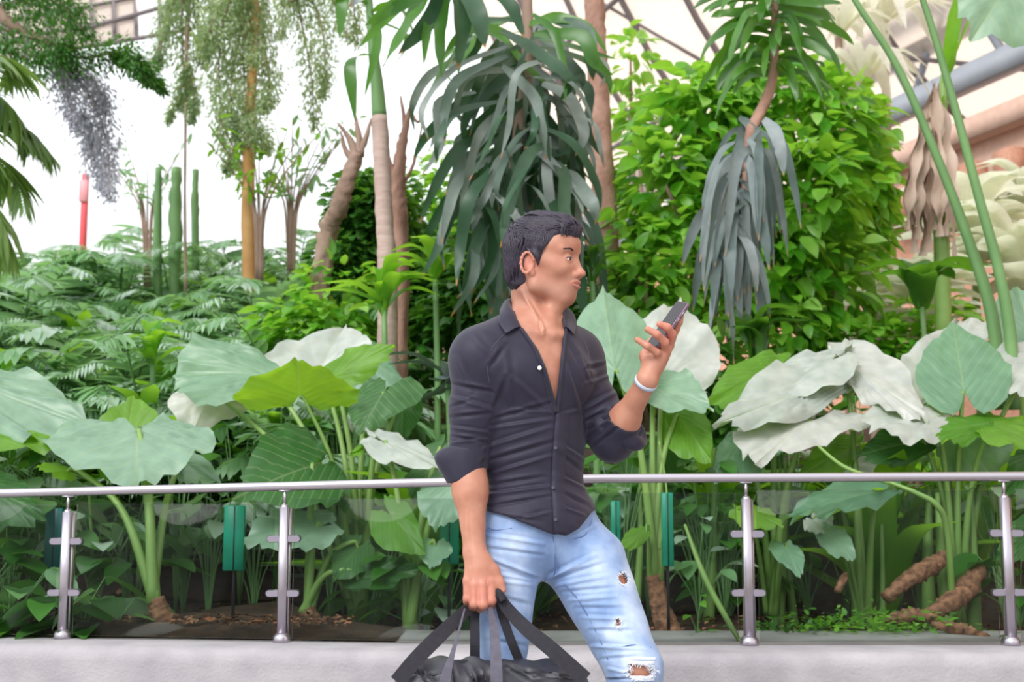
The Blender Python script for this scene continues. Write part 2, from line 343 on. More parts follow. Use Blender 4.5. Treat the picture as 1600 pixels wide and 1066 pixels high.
for x in PX:
    y = fence_pt(x); zt = rail_z(x); g = Geo()
    tube(g, [(x, y, KZ), (x, y, zt-.075)], .019, n=2, seg=16, sq=.6)
    tube(g, [(x+.014, y+.012, KZ), (x+.014, y+.012, zt-.08)], .013, n=2, seg=12, sq=.7); post = g.obj('post', MT['metal'], rail)
    g = Geo(); tube(g, [(x, y, KZ), (x, y, KZ+.02), (x, y, KZ+.034)], [.034, .033, .02], n=6, seg=18); g.obj('base_flange', MT['metal'], post)
    g = Geo(); tube(g, [(x, y, zt-.09), (x, y, zt-.07), (x, y, zt-.065)], [.017, .014, .007], n=5, seg=12); tube(g, [(x, y, zt-.07), (x, y, zt-.012)], .006, n=2, seg=10)
    box(g, (x, y, zt-.017), (.045, .018, .006), bev=.002); g.obj('rail_saddle', MT['metal'], post)
    for zz in (KZ+(zt-KZ)*.31, KZ+(zt-KZ)*.66):
        g = Geo()
        for sg in (-1, 1):
            c = np.array((x+sg*.036, y, zz)); pts = [c+np.array((sg*t, 0, 0)) for t in (-.02, .02)]
            th = np.linspace(0, 2*math.pi, 20, endpoint=False); ring = []
            for yy in (-.013, -.010, .012, .015):
                k = 1.0 if yy in (-.010, .012) else .85
                ring += [(c[0]+sg*0+.014*k*math.cos(a)+(.012 if math.cos(a) > 0 else -.012), y+yy, zz+.0135*k*math.sin(a)) for a in th]
            g.add(ring, grid_faces(4, 20, True)); n0 = len(ring)
            g.add([ring[q] for q in range(20)]+[(c[0], y-.013, zz)], [[q, (q+1) % 20, 20] for q in range(20)])
        g.obj('glass_clamp', MT['metal_dark'], post)
for a, b in zip(PX[:-1], PX[1:]):
    ya, yb = fence_pt(a), fence_pt(b); w = math.hypot(b-a, yb-ya)-.075; z0 = KZ+.012; z1 = min(rail_z(a), rail_z(b))-.045
    g = Geo(); box(g, ((a+b)/2, (ya+yb)/2, (z0+z1)/2), (w, .010, z1-z0), rz=math.atan2(yb-ya, b-a), bev=.001); g.obj('glass_panel', MT['glass'], rail)
# teal-green upright panels added in place of posts reflected in the glass
MT['teal'] = leafmat('teal_plastic', [(.01, .34, .22), (.02, .42, .28)], (.02, .6, .4), rough=.35, tw=.4)
MT['teal_dark'] = leafmat('dark_teal_plastic', [(.005, .13, .14), (.01, .16, .16)], (.01, .2, .2), rough=.35, tw=.3)
MT['black'] = pmat('black_rubber', (.012, .012, .014), rough=.5)
for (px, py0, py1, w, Y, mk, lab) in ((366, 790, 892, 30, 1.92, 'teal', 'bright teal green upright reflection panel behind the glass beside the leafy clump'),
        (84, 794, 902, 22, 2.0, 'teal_dark', 'dark teal upright reflection panel behind the leftmost railing post'),
        (962, 783, 872, 16, 1.95, 'teal', 'narrow teal green upright reflection panel just right of the man'),
        (1043, 770, 885, 20, 1.9, 'teal', 'teal green upright reflection panel between the man and the next post on the right'),
        (702, 800, 882, 30, 1.95, 'teal', 'teal green upright reflection panel behind the lowered arm')):
    a = W(px-w/2, py0, Y); b = W(px+w/2, py1, Y); gz = float(ground(a[0], Y))
    t = thing('reflection_panel', ((a[0]+b[0])/2, Y, gz), lab, 'panel')
    g = Geo(); box(g, ((a[0]+b[0])/2, Y, (a[2]+b[2])/2), (b[0]-a[0], .02, a[2]-b[2]), bev=.004); g.obj('panel', MT[mk], t)
    g = Geo(); box(g, ((a[0]+b[0])/2, Y+.012, (a[2]+gz)/2-.02), (.012, .012, a[2]-gz), bev=.002); g.obj('stake', MT['black'], t)
    g = Geo(); box(g, ((a[0]+b[0])/2+.001, Y-.011, (a[2]+b[2])/2), (.004, .004, a[2]-b[2]-.004)); g.obj('groove', MT['black'], t)
# ---------------------------------------------------------------- elephant-ear plants
HO = np.array([(1, 0), (.86, .17), (.66, .46), (.40, .76), (.12, .97), (-.12, .98), (-.33, .76), (-.41, .45), (-.33, .20), (-.16, .07), (-.02, .012)])
def ear_leaf(parent, B, T, L, Rr, mk='ear', cup=.05, ruf=.022, droop=.06, seed=0, notch=1.0, name='leaf'):
    rg = np.random.default_rng(seed+100)
    b, t, l, r = [W(*q) if len(q) == 3 else np.array(q[:3]) for q in (B, T, L, Rr)]
    C = b+.05*(t-b); N = nrm(np.cross(t-b, r-l)); 
    if N[2] < 0 and abs(N[2]) > .05: N = -N
    ln = np.linalg.norm(t-b); wd = (np.linalg.norm(l-C)+np.linalg.norm(r-C))/2; sz = (ln+wd)/2
    O = spline(HO, 25)[:, :2]; O[:, 1] = np.maximum(O[:, 1], 0); O[0, 1] = 0
    out = np.vstack([O, O[::-1]*np.array([1, -1])]); m = len(out); nr = 12
    rh = np.linspace(.0, 1, nr)[:, None, None]**.85; cen = np.array([-.0, 0])
    uv = cen+(out[None]-cen)*rh; u, v = uv[..., 0], uv[..., 1]
    rr = rh[..., 0]
    ph = rg.uniform(0, 6.28, 4); an = np.linspace(0, 2*math.pi, m)[None]
    q = u-.55*np.abs(v)
    zed = -droop*np.clip(u, 0, 1)**2*1.5 - cup*(np.abs(v)**1.8) + cup*.9*np.abs(v)*(1-.5*rr)
    zed = zed*1.0+.011*np.cos(q*6.5*2*math.pi)*np.clip(np.abs(v)*3, 0, 1)*(1-.3*rr)
    zed += ruf*rr**4*(np.sin(an*9+ph[0])+.7*np.sin(an*17+ph[1])+.5*np.sin(an*31+ph[2]))
    ed = 1+.018*rr**6*(np.sin(an*23+ph[1])+np.sin(an*37+ph[3])); 
    side = np.where(v[..., None] > 0, (r-C), (C-l))
    P = b+(u*ed)[..., None]*(t-b)+(v*ed)[..., None]*side+zed[..., None]*N*sz*2.2
    g = Geo(); g.add(P, grid_faces(nr, m), rnd=float(rg.uniform(0, 1)), uv=uv.reshape(-1, 2))
    o = g.obj(name, MT[mk], parent, uv=True); return b, N
def petiole(parent, b, root, rad=.011, N=None, bow=.12, mk='petiole'):
    b = np.array(b); root = np.array(root, float); mid = lerp(root, b, .55); mid[2] += bow*.6; mid[:2] = lerp(root[:2], b[:2], .38)
    g = Geo(); tube(g, [root, mid, lerp(mid, b, .8)+np.array((0, 0, .03)), b-np.array((0, 0, .004))], [rad*1.9, rad*1.2, rad*.8, rad*.6], n=26, seg=8); g.obj('petiole', MT[mk], parent)
def ear_plant(rx, ry, Y, label, leaves, rhi=None, extra=None):
    root = W(rx, ry, Y); root[2] = max(float(ground(root[0], Y)), KZ-.06)+.0
    t = thing('elephant_ear_plant', root, label, 'plant')
    top = root+np.array((0, 0, .06))
    if rhi:
        P = [W(*q) for q in rhi]; P[0][2] = min(P[0][2], float(ground(P[0][0], P[0][1]))-.02) if True else 0
        g = Geo(); tube(g, P, [.055, .05, .042, .034], n=26, seg=14, bump=.07); g.obj('rhizome', MT['rhizome'], t); top = P[-1]
    for i, lf in enumerate(leaves):
        B, T, L, Rr = lf[:4]; kw = dict(lf[4]) if len(lf) > 4 else {}
        nop = kw.pop('nopet', False); pr = kw.pop('pr', .011); via = kw.pop('to', None)
        b, N = ear_leaf(t, B, T, L, Rr, seed=hash((rx, i)) % 9999, **kw)
        if not nop:
            rt = W(*via) if via else top+np.array((R.uniform(-.02, .02), R.uniform(-.015, .015), -.02))
            petiole(t, b, rt, pr)
    return t
y0 = 2.05
ear_plant(258, 985, 1.78, 'elephant ear plant with a stubby brown root just right of the leftmost railing post', [
    ((215, 674, 2.05), (208, 742, 1.72), (338, 690, 1.95), (64, 690, 1.95), dict(mk='ear', cup=.02, pr=.014)),
    ((200, 692, 2.25), (205, 612, 2.35), (148, 668, 2.25), (254, 664, 2.25), dict(mk='ear_green', cup=.02, pr=.012)),
    ((168, 726, 2.0), (170, 748, 1.85), (192, 722, 2.0), (144, 724, 2.0), dict(mk='ear_green', cup=.02, nopet=True)),
    ((105, 735, 2.0), (60, 722, 1.9), (90, 722, 2.05), (95, 748, 1.9), dict(mk='ear_green', pr=.012)),
    ((288, 722, 2.3), (355, 760, 2.1), (310, 705, 2.3), (290, 752, 2.1), dict(mk='ear', pr=.012)),
], rhi=[(282, 1003, 1.78), (262, 985, 1.77), (250, 958, 1.77), (243, 935, 1.77)])
ear_plant(-60, 960, 2.1, 'elephant ear plant at the left edge with one very large pale leaf', [
    ((-110, 575, 2.3), (150, 664, 2.1), (40, 580, 2.35), (-30, 690, 2.0), dict(mk='ear', cup=.02, droop=.02, pr=.016)),
    ((-40, 668, 2.1), (98, 686, 1.95), (10, 650, 2.2), (0, 700, 1.95), dict(mk='ear_green', cup=.03)),
    ((-20, 760, 1.9), (70, 800, 1.8), (20, 740, 2), (10, 820, 1.8), dict(mk='ear_dark')),
])
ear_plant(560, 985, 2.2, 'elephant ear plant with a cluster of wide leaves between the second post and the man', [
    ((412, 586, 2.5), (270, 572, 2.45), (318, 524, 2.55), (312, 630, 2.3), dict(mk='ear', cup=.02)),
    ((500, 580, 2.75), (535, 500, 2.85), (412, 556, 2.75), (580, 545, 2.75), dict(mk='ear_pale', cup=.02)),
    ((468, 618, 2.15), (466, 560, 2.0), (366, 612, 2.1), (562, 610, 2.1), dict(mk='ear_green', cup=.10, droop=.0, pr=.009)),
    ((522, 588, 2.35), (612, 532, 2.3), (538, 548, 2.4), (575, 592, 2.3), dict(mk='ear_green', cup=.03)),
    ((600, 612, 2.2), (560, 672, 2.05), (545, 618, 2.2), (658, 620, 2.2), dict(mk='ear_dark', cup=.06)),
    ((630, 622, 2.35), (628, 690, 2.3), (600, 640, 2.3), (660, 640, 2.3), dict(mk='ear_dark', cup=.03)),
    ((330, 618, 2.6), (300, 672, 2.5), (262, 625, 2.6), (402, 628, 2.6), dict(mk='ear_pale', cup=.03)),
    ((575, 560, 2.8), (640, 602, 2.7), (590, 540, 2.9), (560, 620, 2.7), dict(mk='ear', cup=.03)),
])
ear_plant(470, 975, 1.95, 'elephant ear plant with a huge dark drooping leaf above the second railing post', [
    ((488, 728, 2.05), (372, 762, 1.75), (430, 665, 2.15), (505, 790, 1.85), dict(mk='ear_dark', cup=.03, pr=.012)),
    ((500, 822, 1.95), (380, 836, 1.8), (430, 796, 2.0), (470, 860, 1.8), dict(mk='ear', cup=.02)),
    ((560, 905, 1.9), (655, 880, 1.8), (600, 870, 1.9), (610, 915, 1.8), dict(mk='ear_dark', cup=.03)),
    ((560, 855, 2.0), (520, 900, 1.85), (525, 850, 2.0), (575, 890, 1.9), dict(mk='ear_dark', cup=.03)),
], rhi=[(500, 1000, 1.95), (492, 985, 1.95), (486, 970, 1.95), (480, 950, 1.95)])
ear_plant(640, 985, 1.9, 'elephant ear plant with ruffled leaves close to the lowered arm of the man', [
    ((600, 690, 2.0), (702, 722, 1.85), (630, 678, 2.05), (610, 722, 1.85), dict(mk='ear_pale', cup=.05)),
    ((562, 694, 2.05), (538, 712, 1.95), (585, 684, 2.05), (560, 712, 1.95), dict(mk='ear_green', cup=.04, nopet=True)),
    ((712, 752, 1.9), (678, 822, 1.75), (652, 768, 1.9), (745, 780, 1.85), dict(mk='ear', cup=.03)),
    ((610, 805, 1.9), (662, 860, 1.75), (640, 790, 1.9), (590, 850, 1.8), dict(mk='ear_green', cup=.05)),
    ((680, 852, 1.85), (672, 884, 1.75), (648, 856, 1.85), (706, 862, 1.8), dict(mk='ear', cup=.03)),
    ((690, 700, 2.2), (640, 780, 2.1), (640, 730, 2.2), (710, 760, 2.1), dict(mk='ear_dark', cup=.03)),
])
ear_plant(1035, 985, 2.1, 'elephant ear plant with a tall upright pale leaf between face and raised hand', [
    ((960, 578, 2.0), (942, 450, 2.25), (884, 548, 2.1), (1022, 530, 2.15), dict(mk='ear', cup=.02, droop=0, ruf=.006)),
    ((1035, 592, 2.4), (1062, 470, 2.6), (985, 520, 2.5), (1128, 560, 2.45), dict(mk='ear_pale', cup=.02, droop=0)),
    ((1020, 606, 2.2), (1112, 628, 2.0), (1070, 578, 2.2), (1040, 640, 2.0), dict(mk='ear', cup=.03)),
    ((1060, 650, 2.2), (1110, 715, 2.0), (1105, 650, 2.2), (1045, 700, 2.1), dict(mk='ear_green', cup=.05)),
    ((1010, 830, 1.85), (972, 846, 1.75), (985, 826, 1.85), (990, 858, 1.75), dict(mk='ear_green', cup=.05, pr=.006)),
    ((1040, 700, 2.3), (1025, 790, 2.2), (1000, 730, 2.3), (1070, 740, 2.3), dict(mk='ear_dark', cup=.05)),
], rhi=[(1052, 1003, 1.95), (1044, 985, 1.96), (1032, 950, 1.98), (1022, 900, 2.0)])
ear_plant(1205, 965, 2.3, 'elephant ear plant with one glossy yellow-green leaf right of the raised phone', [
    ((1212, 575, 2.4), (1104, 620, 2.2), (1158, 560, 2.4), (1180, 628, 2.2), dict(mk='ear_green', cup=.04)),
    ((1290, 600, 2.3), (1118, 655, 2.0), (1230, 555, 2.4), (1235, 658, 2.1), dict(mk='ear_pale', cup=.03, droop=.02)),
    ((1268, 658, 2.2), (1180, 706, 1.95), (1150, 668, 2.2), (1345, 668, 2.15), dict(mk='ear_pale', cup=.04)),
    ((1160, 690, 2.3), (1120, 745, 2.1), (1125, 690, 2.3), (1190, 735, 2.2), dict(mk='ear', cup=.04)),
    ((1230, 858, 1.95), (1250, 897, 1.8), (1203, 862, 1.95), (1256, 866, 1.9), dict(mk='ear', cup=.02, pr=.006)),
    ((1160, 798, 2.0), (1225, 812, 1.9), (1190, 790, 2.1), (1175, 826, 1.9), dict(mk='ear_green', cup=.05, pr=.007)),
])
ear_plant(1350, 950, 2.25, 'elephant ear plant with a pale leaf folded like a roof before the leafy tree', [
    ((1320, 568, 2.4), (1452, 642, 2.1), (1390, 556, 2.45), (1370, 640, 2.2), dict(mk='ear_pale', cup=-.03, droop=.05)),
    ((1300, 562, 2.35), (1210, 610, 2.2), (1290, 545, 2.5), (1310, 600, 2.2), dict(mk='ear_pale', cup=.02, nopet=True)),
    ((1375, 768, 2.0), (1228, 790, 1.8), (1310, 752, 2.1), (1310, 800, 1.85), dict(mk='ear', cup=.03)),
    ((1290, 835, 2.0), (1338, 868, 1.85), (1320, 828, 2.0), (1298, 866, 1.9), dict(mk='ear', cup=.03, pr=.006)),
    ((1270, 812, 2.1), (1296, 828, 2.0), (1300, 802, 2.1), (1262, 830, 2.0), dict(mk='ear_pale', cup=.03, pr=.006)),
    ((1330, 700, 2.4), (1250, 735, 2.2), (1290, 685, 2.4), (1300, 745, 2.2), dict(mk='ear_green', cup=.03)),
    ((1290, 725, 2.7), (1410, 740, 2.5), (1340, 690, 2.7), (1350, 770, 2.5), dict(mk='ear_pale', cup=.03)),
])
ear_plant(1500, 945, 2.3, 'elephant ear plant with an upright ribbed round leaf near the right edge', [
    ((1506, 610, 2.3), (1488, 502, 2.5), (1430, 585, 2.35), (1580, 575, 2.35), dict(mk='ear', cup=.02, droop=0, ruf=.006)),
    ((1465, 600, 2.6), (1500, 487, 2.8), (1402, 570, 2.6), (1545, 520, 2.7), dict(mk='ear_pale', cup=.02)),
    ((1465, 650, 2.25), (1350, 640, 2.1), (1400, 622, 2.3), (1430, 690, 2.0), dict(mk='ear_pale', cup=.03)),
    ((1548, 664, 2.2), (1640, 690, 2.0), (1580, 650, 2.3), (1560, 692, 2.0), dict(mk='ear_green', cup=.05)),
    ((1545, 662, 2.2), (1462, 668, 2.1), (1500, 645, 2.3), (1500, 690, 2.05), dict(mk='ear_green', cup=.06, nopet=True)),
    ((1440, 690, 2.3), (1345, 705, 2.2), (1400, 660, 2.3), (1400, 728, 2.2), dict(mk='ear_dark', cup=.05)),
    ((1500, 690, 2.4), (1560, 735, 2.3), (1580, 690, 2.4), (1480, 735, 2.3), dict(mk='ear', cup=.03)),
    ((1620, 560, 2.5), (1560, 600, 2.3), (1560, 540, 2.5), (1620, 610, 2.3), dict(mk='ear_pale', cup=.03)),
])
ear_plant(1640, 950, 2.5, 'elephant ear plant half cut off by the right edge of the view', [
    ((1610, 520, 2.9), (1590, 440, 3.0), (1540, 500, 2.9), (1650, 500, 2.9), dict(mk='ear', cup=.03)),
    ((1640, 700, 2.3), (1570, 760, 2.1), (1590, 700, 2.3), (1640, 760, 2.1), dict(mk='ear_dark', cup=.03)),
    ((1640, 820, 2.1), (1560, 860, 1.9), (1600, 800, 2.1), (1620, 870, 1.9), dict(mk='ear_dark', cup=.03)),
])
# bent stalks leaning across the right panes
for pts, rad, lab in (([(1385, 752, 2.0), (1430, 770, 1.95), (1464, 790, 1.92), (1480, 830, 1.95), (1488, 940, 2.0)], [.007, .011, .012, .013, .014], 'pale green arching stalk bent over just below the handrail on the right'),
        ([(1270, 690, 2.1), (1320, 730, 1.95), (1390, 755, 1.9)], [.006, .009, .010], 'pale green stalk tip sloping down onto the handrail on the right'),
        ([(1070, 820, 1.75), (1100, 900, 1.65), (1140, 975, 1.5), (1162, 1012, 1.38)], [.006, .012, .011, .006], 'long green blade slanting down to the foot of the third visible post'),
        ([(1030, 690, 1.9), (1042, 780, 1.9), (1030, 860, 1.9)], [.004, .005, .005], 'thin curling green stem left of the third visible post')):
    g = Geo(); tube(g, [W(*q) for q in pts], rad, n=30, seg=8); tag(g.obj('stalk', MT['petiole']), lab, 'plant stalk')
STEMS = []
# thick sheathing stems behind the right panes
for px, Y, w, tp in ((1450, 2.35, .05, 760), (1478, 2.2, .045, 770), (1520, 2.3, .04, 750), (1215, 2.4, .03, 720), (1375, 2.3, .022, 760), (1335, 2.5, .025, 740), (1105, 2.3, .035, 700), (990, 2.3, .03, 720), (575, 2.4, .03, 760), (150, 2.2, .022, 760), (1240, 2.5, .028, 730)):
    p0 = W(px, 900, Y); p0[2] = float(ground(p0[0], Y))-.02; p1 = W(px+R.uniform(-14, 14), tp, Y+.05); g = Geo()
    tube(g, [p0, lerp(p0, p1, .5)+np.array((R.uniform(-.02, .02), 0, 0)), p1], [w*.75, w*.5, w*.22], n=18, seg=9)
    tag(g.obj('leaf_sheath_stem', MT['petiole']), 'plant stem', 'plant stem', 'thick green stems among the big leaves'); STEMS.append((px, COL.objects[-1]))
ORD = ['first', 'second', 'third', 'fourth', 'fifth', 'sixth', 'seventh', 'eighth', 'ninth', 'tenth', 'eleventh', 'twelfth', 'thirteenth', 'fourteenth', 'fifteenth', 'sixteenth', 'seventeenth', 'eighteenth', 'nineteenth', 'twentieth']
ORD += ['twenty-'+q for q in ORD[:9]]+['thirtieth']+['thirty-'+q for q in ORD[:9]]+['fortieth']+['forty-'+q for q in ORD[:9]]
def number(lst, fmt):
    for k, (px, o) in enumerate(sorted(lst, key=lambda z: z[0])): o['label'] = fmt % ORD[k]
number(STEMS, 'thick green stem among the big leaves behind the railing, %s from the left')
# fallen roots and rhizomes on the right
for pts, rad, lab in (([(1385, 935, 2.0), (1420, 905, 2.05), (1455, 885, 2.1), (1478, 868, 2.15)], [.03, .038, .045, .03], 'reddish brown leaning rhizome behind the last pane on the right'),
        ([(1440, 968, 1.9), (1475, 948, 1.95), (1510, 920, 2.05), (1530, 890, 2.15)], [.03, .04, .05, .04], 'thick dark brown rhizome rising at the rightmost post'),
        ([(1455, 975, 1.72), (1500, 985, 1.68), (1545, 1000, 1.6)], [.012, .032, .024], 'brown root lying over the inner edge of the kerb'),
        ([(1385, 970, 1.8), (1425, 962, 1.82), (1465, 968, 1.8)], [.02, .036, .02], 'short scarred brown root lying on the moss'),
        ([(1308, 925, 1.95), (1318, 905, 1.98), (1322, 895, 2.0)], [.016, .02, .006], 'curled pale brown dead leaf sheath standing on the soil'),
        ([(505, 985, 2.0), (530, 1000, 1.9)], [.035, .03], 'brown stump on the soil left of the bag')):
    P = [W(*q) for q in pts]; g = Geo(); tube(g, P, np.array(rad)*.85, n=34, seg=14, bump=.13); tag(g.obj('rhizome', MT['rhizome']), lab, 'root')
# ---------------------------------------------------------------- scatter machinery
def ovate(n=5, w=.5, fold=.12, curve=.25, tip=1.0):
    s = np.linspace(0, 1, n+1); prof = w/2*np.sin(np.pi*np.clip(s, 0, 1)**.8)**(.9*tip)+.012*(s < .98)
    z = -curve*s**2; V = []
    for k in range(n+1): V += [(s[k], -prof[k], z[k]+fold*prof[k]*2), (s[k], 0, z[k]), (s[k], prof[k], z[k]+fold*prof[k]*2)]
    return np.array(V), grid_faces(n+1, 3), np.array([(a, b) for a in s for b in (-1, 0, 1)], float)
def rot_frames(D, up=None, jit=.3):
    D = np.asarray(D, float); D = D/(np.linalg.norm(D, axis=1)[:, None]+1e-9)
    U = np.array([0, 0, 1.0])+NR.normal(0, jit, D.shape); Y = np.cross(U, D); Y /= (np.linalg.norm(Y, axis=1)[:, None]+1e-9)
    return np.stack([D, Y, np.cross(D, Y)], -1)    # columns
def scatter(g, tpl, P, D, S, rnd=None, jit=.3, mat=0):
    V, F, U = tpl; P = np.asarray(P); n = len(P); M = rot_frames(D, jit=jit); S = np.broadcast_to(S, (n,))
    X = np.einsum('nij,vj->nvi', M, V)*S[:, None, None]+P[:, None]; k = len(V)
    FF = (F[None]+(np.arange(n)*k)[:, None, None]).reshape(-1, F.shape[1])
    rnd = NR.uniform(0, 1, n) if rnd is None else rnd
    g.add(X.reshape(-1, 3), FF, mat=mat, rnd=np.repeat(rnd, k), uv=np.tile(U, (n, 1)))
def bush(name, label, cat, c, rad, n, ls, mk, lean=(0, 0, 0), stems=6, group=None, w=.5, base=None, lumps=9, rmin=.55, dn=.0):
    c = np.array(c, float); rad = np.array(rad, float); base = np.array(base if base is not None else (c[0], c[1], c[2]-rad[2]), float)
    t = thing(name, base, label, cat, group)
    lc = NR.normal(0, 1, (lumps, 3)); lc /= np.linalg.norm(lc, axis=1)[:, None]; lc = lc*NR.uniform(.25, .72, (lumps, 1))
    k = NR.integers(0, lumps, n); d = NR.normal(0, 1, (n, 3)); d /= np.linalg.norm(d, axis=1)[:, None]
    r = NR.uniform(rmin, 1, (n, 1))**.6; q = lc[k]+d*r*.48; P = c+q*rad; Dd = d*.8+q*.6; Dd[:, 2] = Dd[:, 2]*.4-.25-dn; Dd += NR.normal(0, .25, (n, 3))
    g = Geo(); scatter(g, ovate(4, w, .15, .22), P, Dd, NR.uniform(.7, 1.25, n)*ls); g.obj('foliage', MT[mk], t)
    g = Geo()
    for i in range(stems):
        e = c+lc[i % lumps]*rad*.9; m = lerp(base, e, .5)+NR.normal(0, .04, 3)*rad; tube(g, [base+NR.normal(0, .02, 3)*(1, 1, 0), m, e], [.022*max(rad)**.5, .012, .005], n=10, seg=6)
    g.obj('stems', MT['bark'], t); return t
def frond(g, P, ll, lw, n, ang=60, droopl=.3, rnd=.5, tpl=None, taper=.35, mat=0, both=True, rag=0):
    """leaflets along the path P"""
    Q = spline(P, n); T, N, Bn = frames(Q); side = np.cross(T, (0, 0, 1)); side /= (np.linalg.norm(side, axis=1)[:, None]+1e-9)
    s = np.linspace(0, 1, n); L = ll*np.clip(np.sin(np.pi*(.12+.86*s))**.6, .1, 1); L = np.where(s > .9, L*.8, L)
    a = math.radians(ang)*(1-.35*s)[:, None]
    for sg in ((1, -1) if both else (1,)):
        D = T*np.cos(a)+side*sg*np.sin(a)+np.array((0, 0, -droopl)); D += NR.normal(0, .06+rag, D.shape)
        scatter(g, tpl, Q, D, L*NR.uniform(.8, 1.1, n), rnd=np.clip(rnd+NR.normal(0, .12, n), 0, 1), jit=.15, mat=mat)
TL = ovate(3, .16, .12, .18); TB = ovate(4, .30, .14, .2); TN = ovate(2, .42, 0, .1); TN2 = ovate(2, .12, 0, .15)
# ---------------------------------------------------------------- thicket on the left: ferny and lance-leaved shrubs on the rising bed
def fern_proto(k):
    t = thing('feathery_shrub', (0, 0, 0), '', 'shrub'); g = Geo(); gs = Geo(); nf = 22
    for i in range(nf):
        a = i*2.4+NR.uniform(-.3, .3); el = NR.uniform(.5, 1.35); ln = NR.uniform(.55, .95); d = np.array((math.cos(a)*math.cos(el), math.sin(a)*math.cos(el), math.sin(el)))
        b = np.array((math.cos(a)*.06, math.sin(a)*.06, NR.uniform(0, .35))); P = [b, b+d*ln*.5, b+d*ln*.85+np.array((math.cos(a)*.12, math.sin(a)*.12, -.02)), b+d*ln*.98+np.array((math.cos(a)*.33, math.sin(a)*.33, -.18))]
        frond(g, P, (.20, .15, .26)[k], .03, (26, 34, 18)[k], ang=58, droopl=.25, rnd=NR.uniform(.1, .95), tpl=(TL, TN2, TB)[k])
        tube(gs, P, [.008, .005, .002], n=8, seg=4, caps=False)
    g.obj('foliage', MT['fern'], t); gs.obj('stems', MT['stalk'], t); return t
FL = 'blue-green feathery shrub in the dense thicket filling the left middle distance'
FG = 'feathery shrubs in the left thicket'
protos = [fern_proto(k) for k in range(3)]; used = [False]*3
def place_fern(k, loc, rz, sc, label=FL, group=FG):
    if not used[k]:
        used[k] = True; o = protos[k]; o.location = tuple(loc); o.rotation_euler = (0, 0, rz); o.scale = (sc,)*3; o['label'] = label; o['group'] = group; return o
    return copy_thing(protos[k], loc, rz, sc, label, group)
cnt = 0; ROWN = ['nearest', 'second', 'third', 'fourth', 'fifth', 'sixth', 'seventh', 'farthest']
for row, (Y, n) in enumerate(((3.5, 6), (3.9, 7), (4.3, 8), (5.0, 9), (5.8, 10), (6.6, 11), (7.5, 11), (8.6, 11))):
    for i in range(n):
        px = -60+(i+.5)*(640/n)+R.uniform(-25, 25); x = (px-800)/FPX*(Y-CY)
        if px > 540: continue
        place_fern(cnt % 3, (x, Y+R.uniform(-.3, .3), float(ground(x, Y))-.02), R.uniform(0, 6.28), R.uniform(.9, 1.25), 'blue-green feathery shrub, %s from the left in the %s row of the left thicket' % (ORD[i], ROWN[row])); cnt += 1
# understory across the whole bed behind the big leaves
def lance_proto(n, ln, w, mk, up=1.0, name='lance_leaved_plant'):
    t = thing(name, (0, 0, 0), '', 'plant'); g = Geo()
    for i in range(n):
        a = i*2.4+NR.uniform(-.3, .3); el = NR.uniform(.45, 1.3)*up; l = ln*NR.uniform(.7, 1.1); d = np.array((math.cos(a), math.sin(a), 0)); z0 = NR.uniform(0, .45)*ln
        p0 = d*.015+np.array((0, 0, z0)); p1 = p0+d*math.cos(el)*l*.5+np.array((0, 0, math.sin(el)*l*.5)); p2 = p0+d*math.cos(el*.8)*l*.95+np.array((0, 0, math.sin(el*.75)*l*.75))
        strap(g, [p0, p1, p2], w, rnd=NR.uniform(0, 1))
    g.obj('foliage', MT[mk], t, uv=True); g = Geo(); tube(g, [(0, 0, -.25), (0, 0, .5*ln)], [.014, .008], n=4, seg=6); g.obj('stem', MT['stalk'], t); return t
def strap(g, pts, w, rnd=.5, n=14, fold=.25, wave=.0, face=None, wprof=None):
    P = spline(pts, n); T = np.gradient(P, axis=0); T /= (np.linalg.norm(T, axis=1)[:, None]+1e-9)
    f = np.array(face if face is not None else (0, 0, 1.0)); S = np.cross(T, f); sl = np.linalg.norm(S, axis=1)
    alt = np.cross(T, (0.3, -1, .1)); S = np.where((sl < .25)[:, None], alt, S)
    for i in range(1, n):
        if S[i] @ S[i-1] < 0: S[i] = -S[i]
    S /= (np.linalg.norm(S, axis=1)[:, None]+1e-9); 
    for _ in range(2): S[1:-1] = (S[:-2]+S[1:-1]*2+S[2:])/4
    S /= (np.linalg.norm(S, axis=1)[:, None]+1e-9); N = np.cross(S, T); s = np.linspace(0, 1, n)
    pr = (np.clip(s*5, .35, 1)*np.clip((1-s)*3.2, 0.02, 1)**.8)*w/2 if wprof is None else np.interp(s, *wprof)*w/2
    wv = wave*w*np.sin(s*22+rnd*9)
    V = np.stack([P-S*pr[:, None]+N*(pr*fold+wv)[:, None], P, P+S*pr[:, None]+N*(pr*fold-wv)[:, None]], 1)
    g.add(V, grid_faces(n, 3), rnd=rnd, uv=np.stack([np.repeat(s, 3), np.tile([-1, 0, 1], n)], 1))
lp = [lance_proto(16, .55, .075, 'grass'), lance_proto(20, .7, .11, 'grass'), lance_proto(18, .6, .14, 'fern')]
lu = [False]*3
def place_lance(k, loc, rz, sc, label, group):
    if not lu[k]:
        lu[k] = True; o = lp[k]; o.location = tuple(loc); o.rotation_euler = (0, 0, rz); o.scale = (sc,)*3; o['label'] = label
        if group: o['group'] = group
        return o
    return copy_thing(lp[k], loc, rz, sc, label, group)
LA = []; LB = []; LC = []
for i in range(26):
    Y = R.uniform(3.3, 8.3); px = R.uniform(-20, 520); x = (px-800)/FPX*(Y-CY)
    o = place_lance(0 if R.random() < .5 else 1, (x, Y, float(ground(x, Y))+.35), R.uniform(0, 6), R.uniform(.7, 1.0), 'bright green lance-leaved plant poking out of the left thicket', 'lance-leaved plants in the left thicket'); LA.append((px, o))
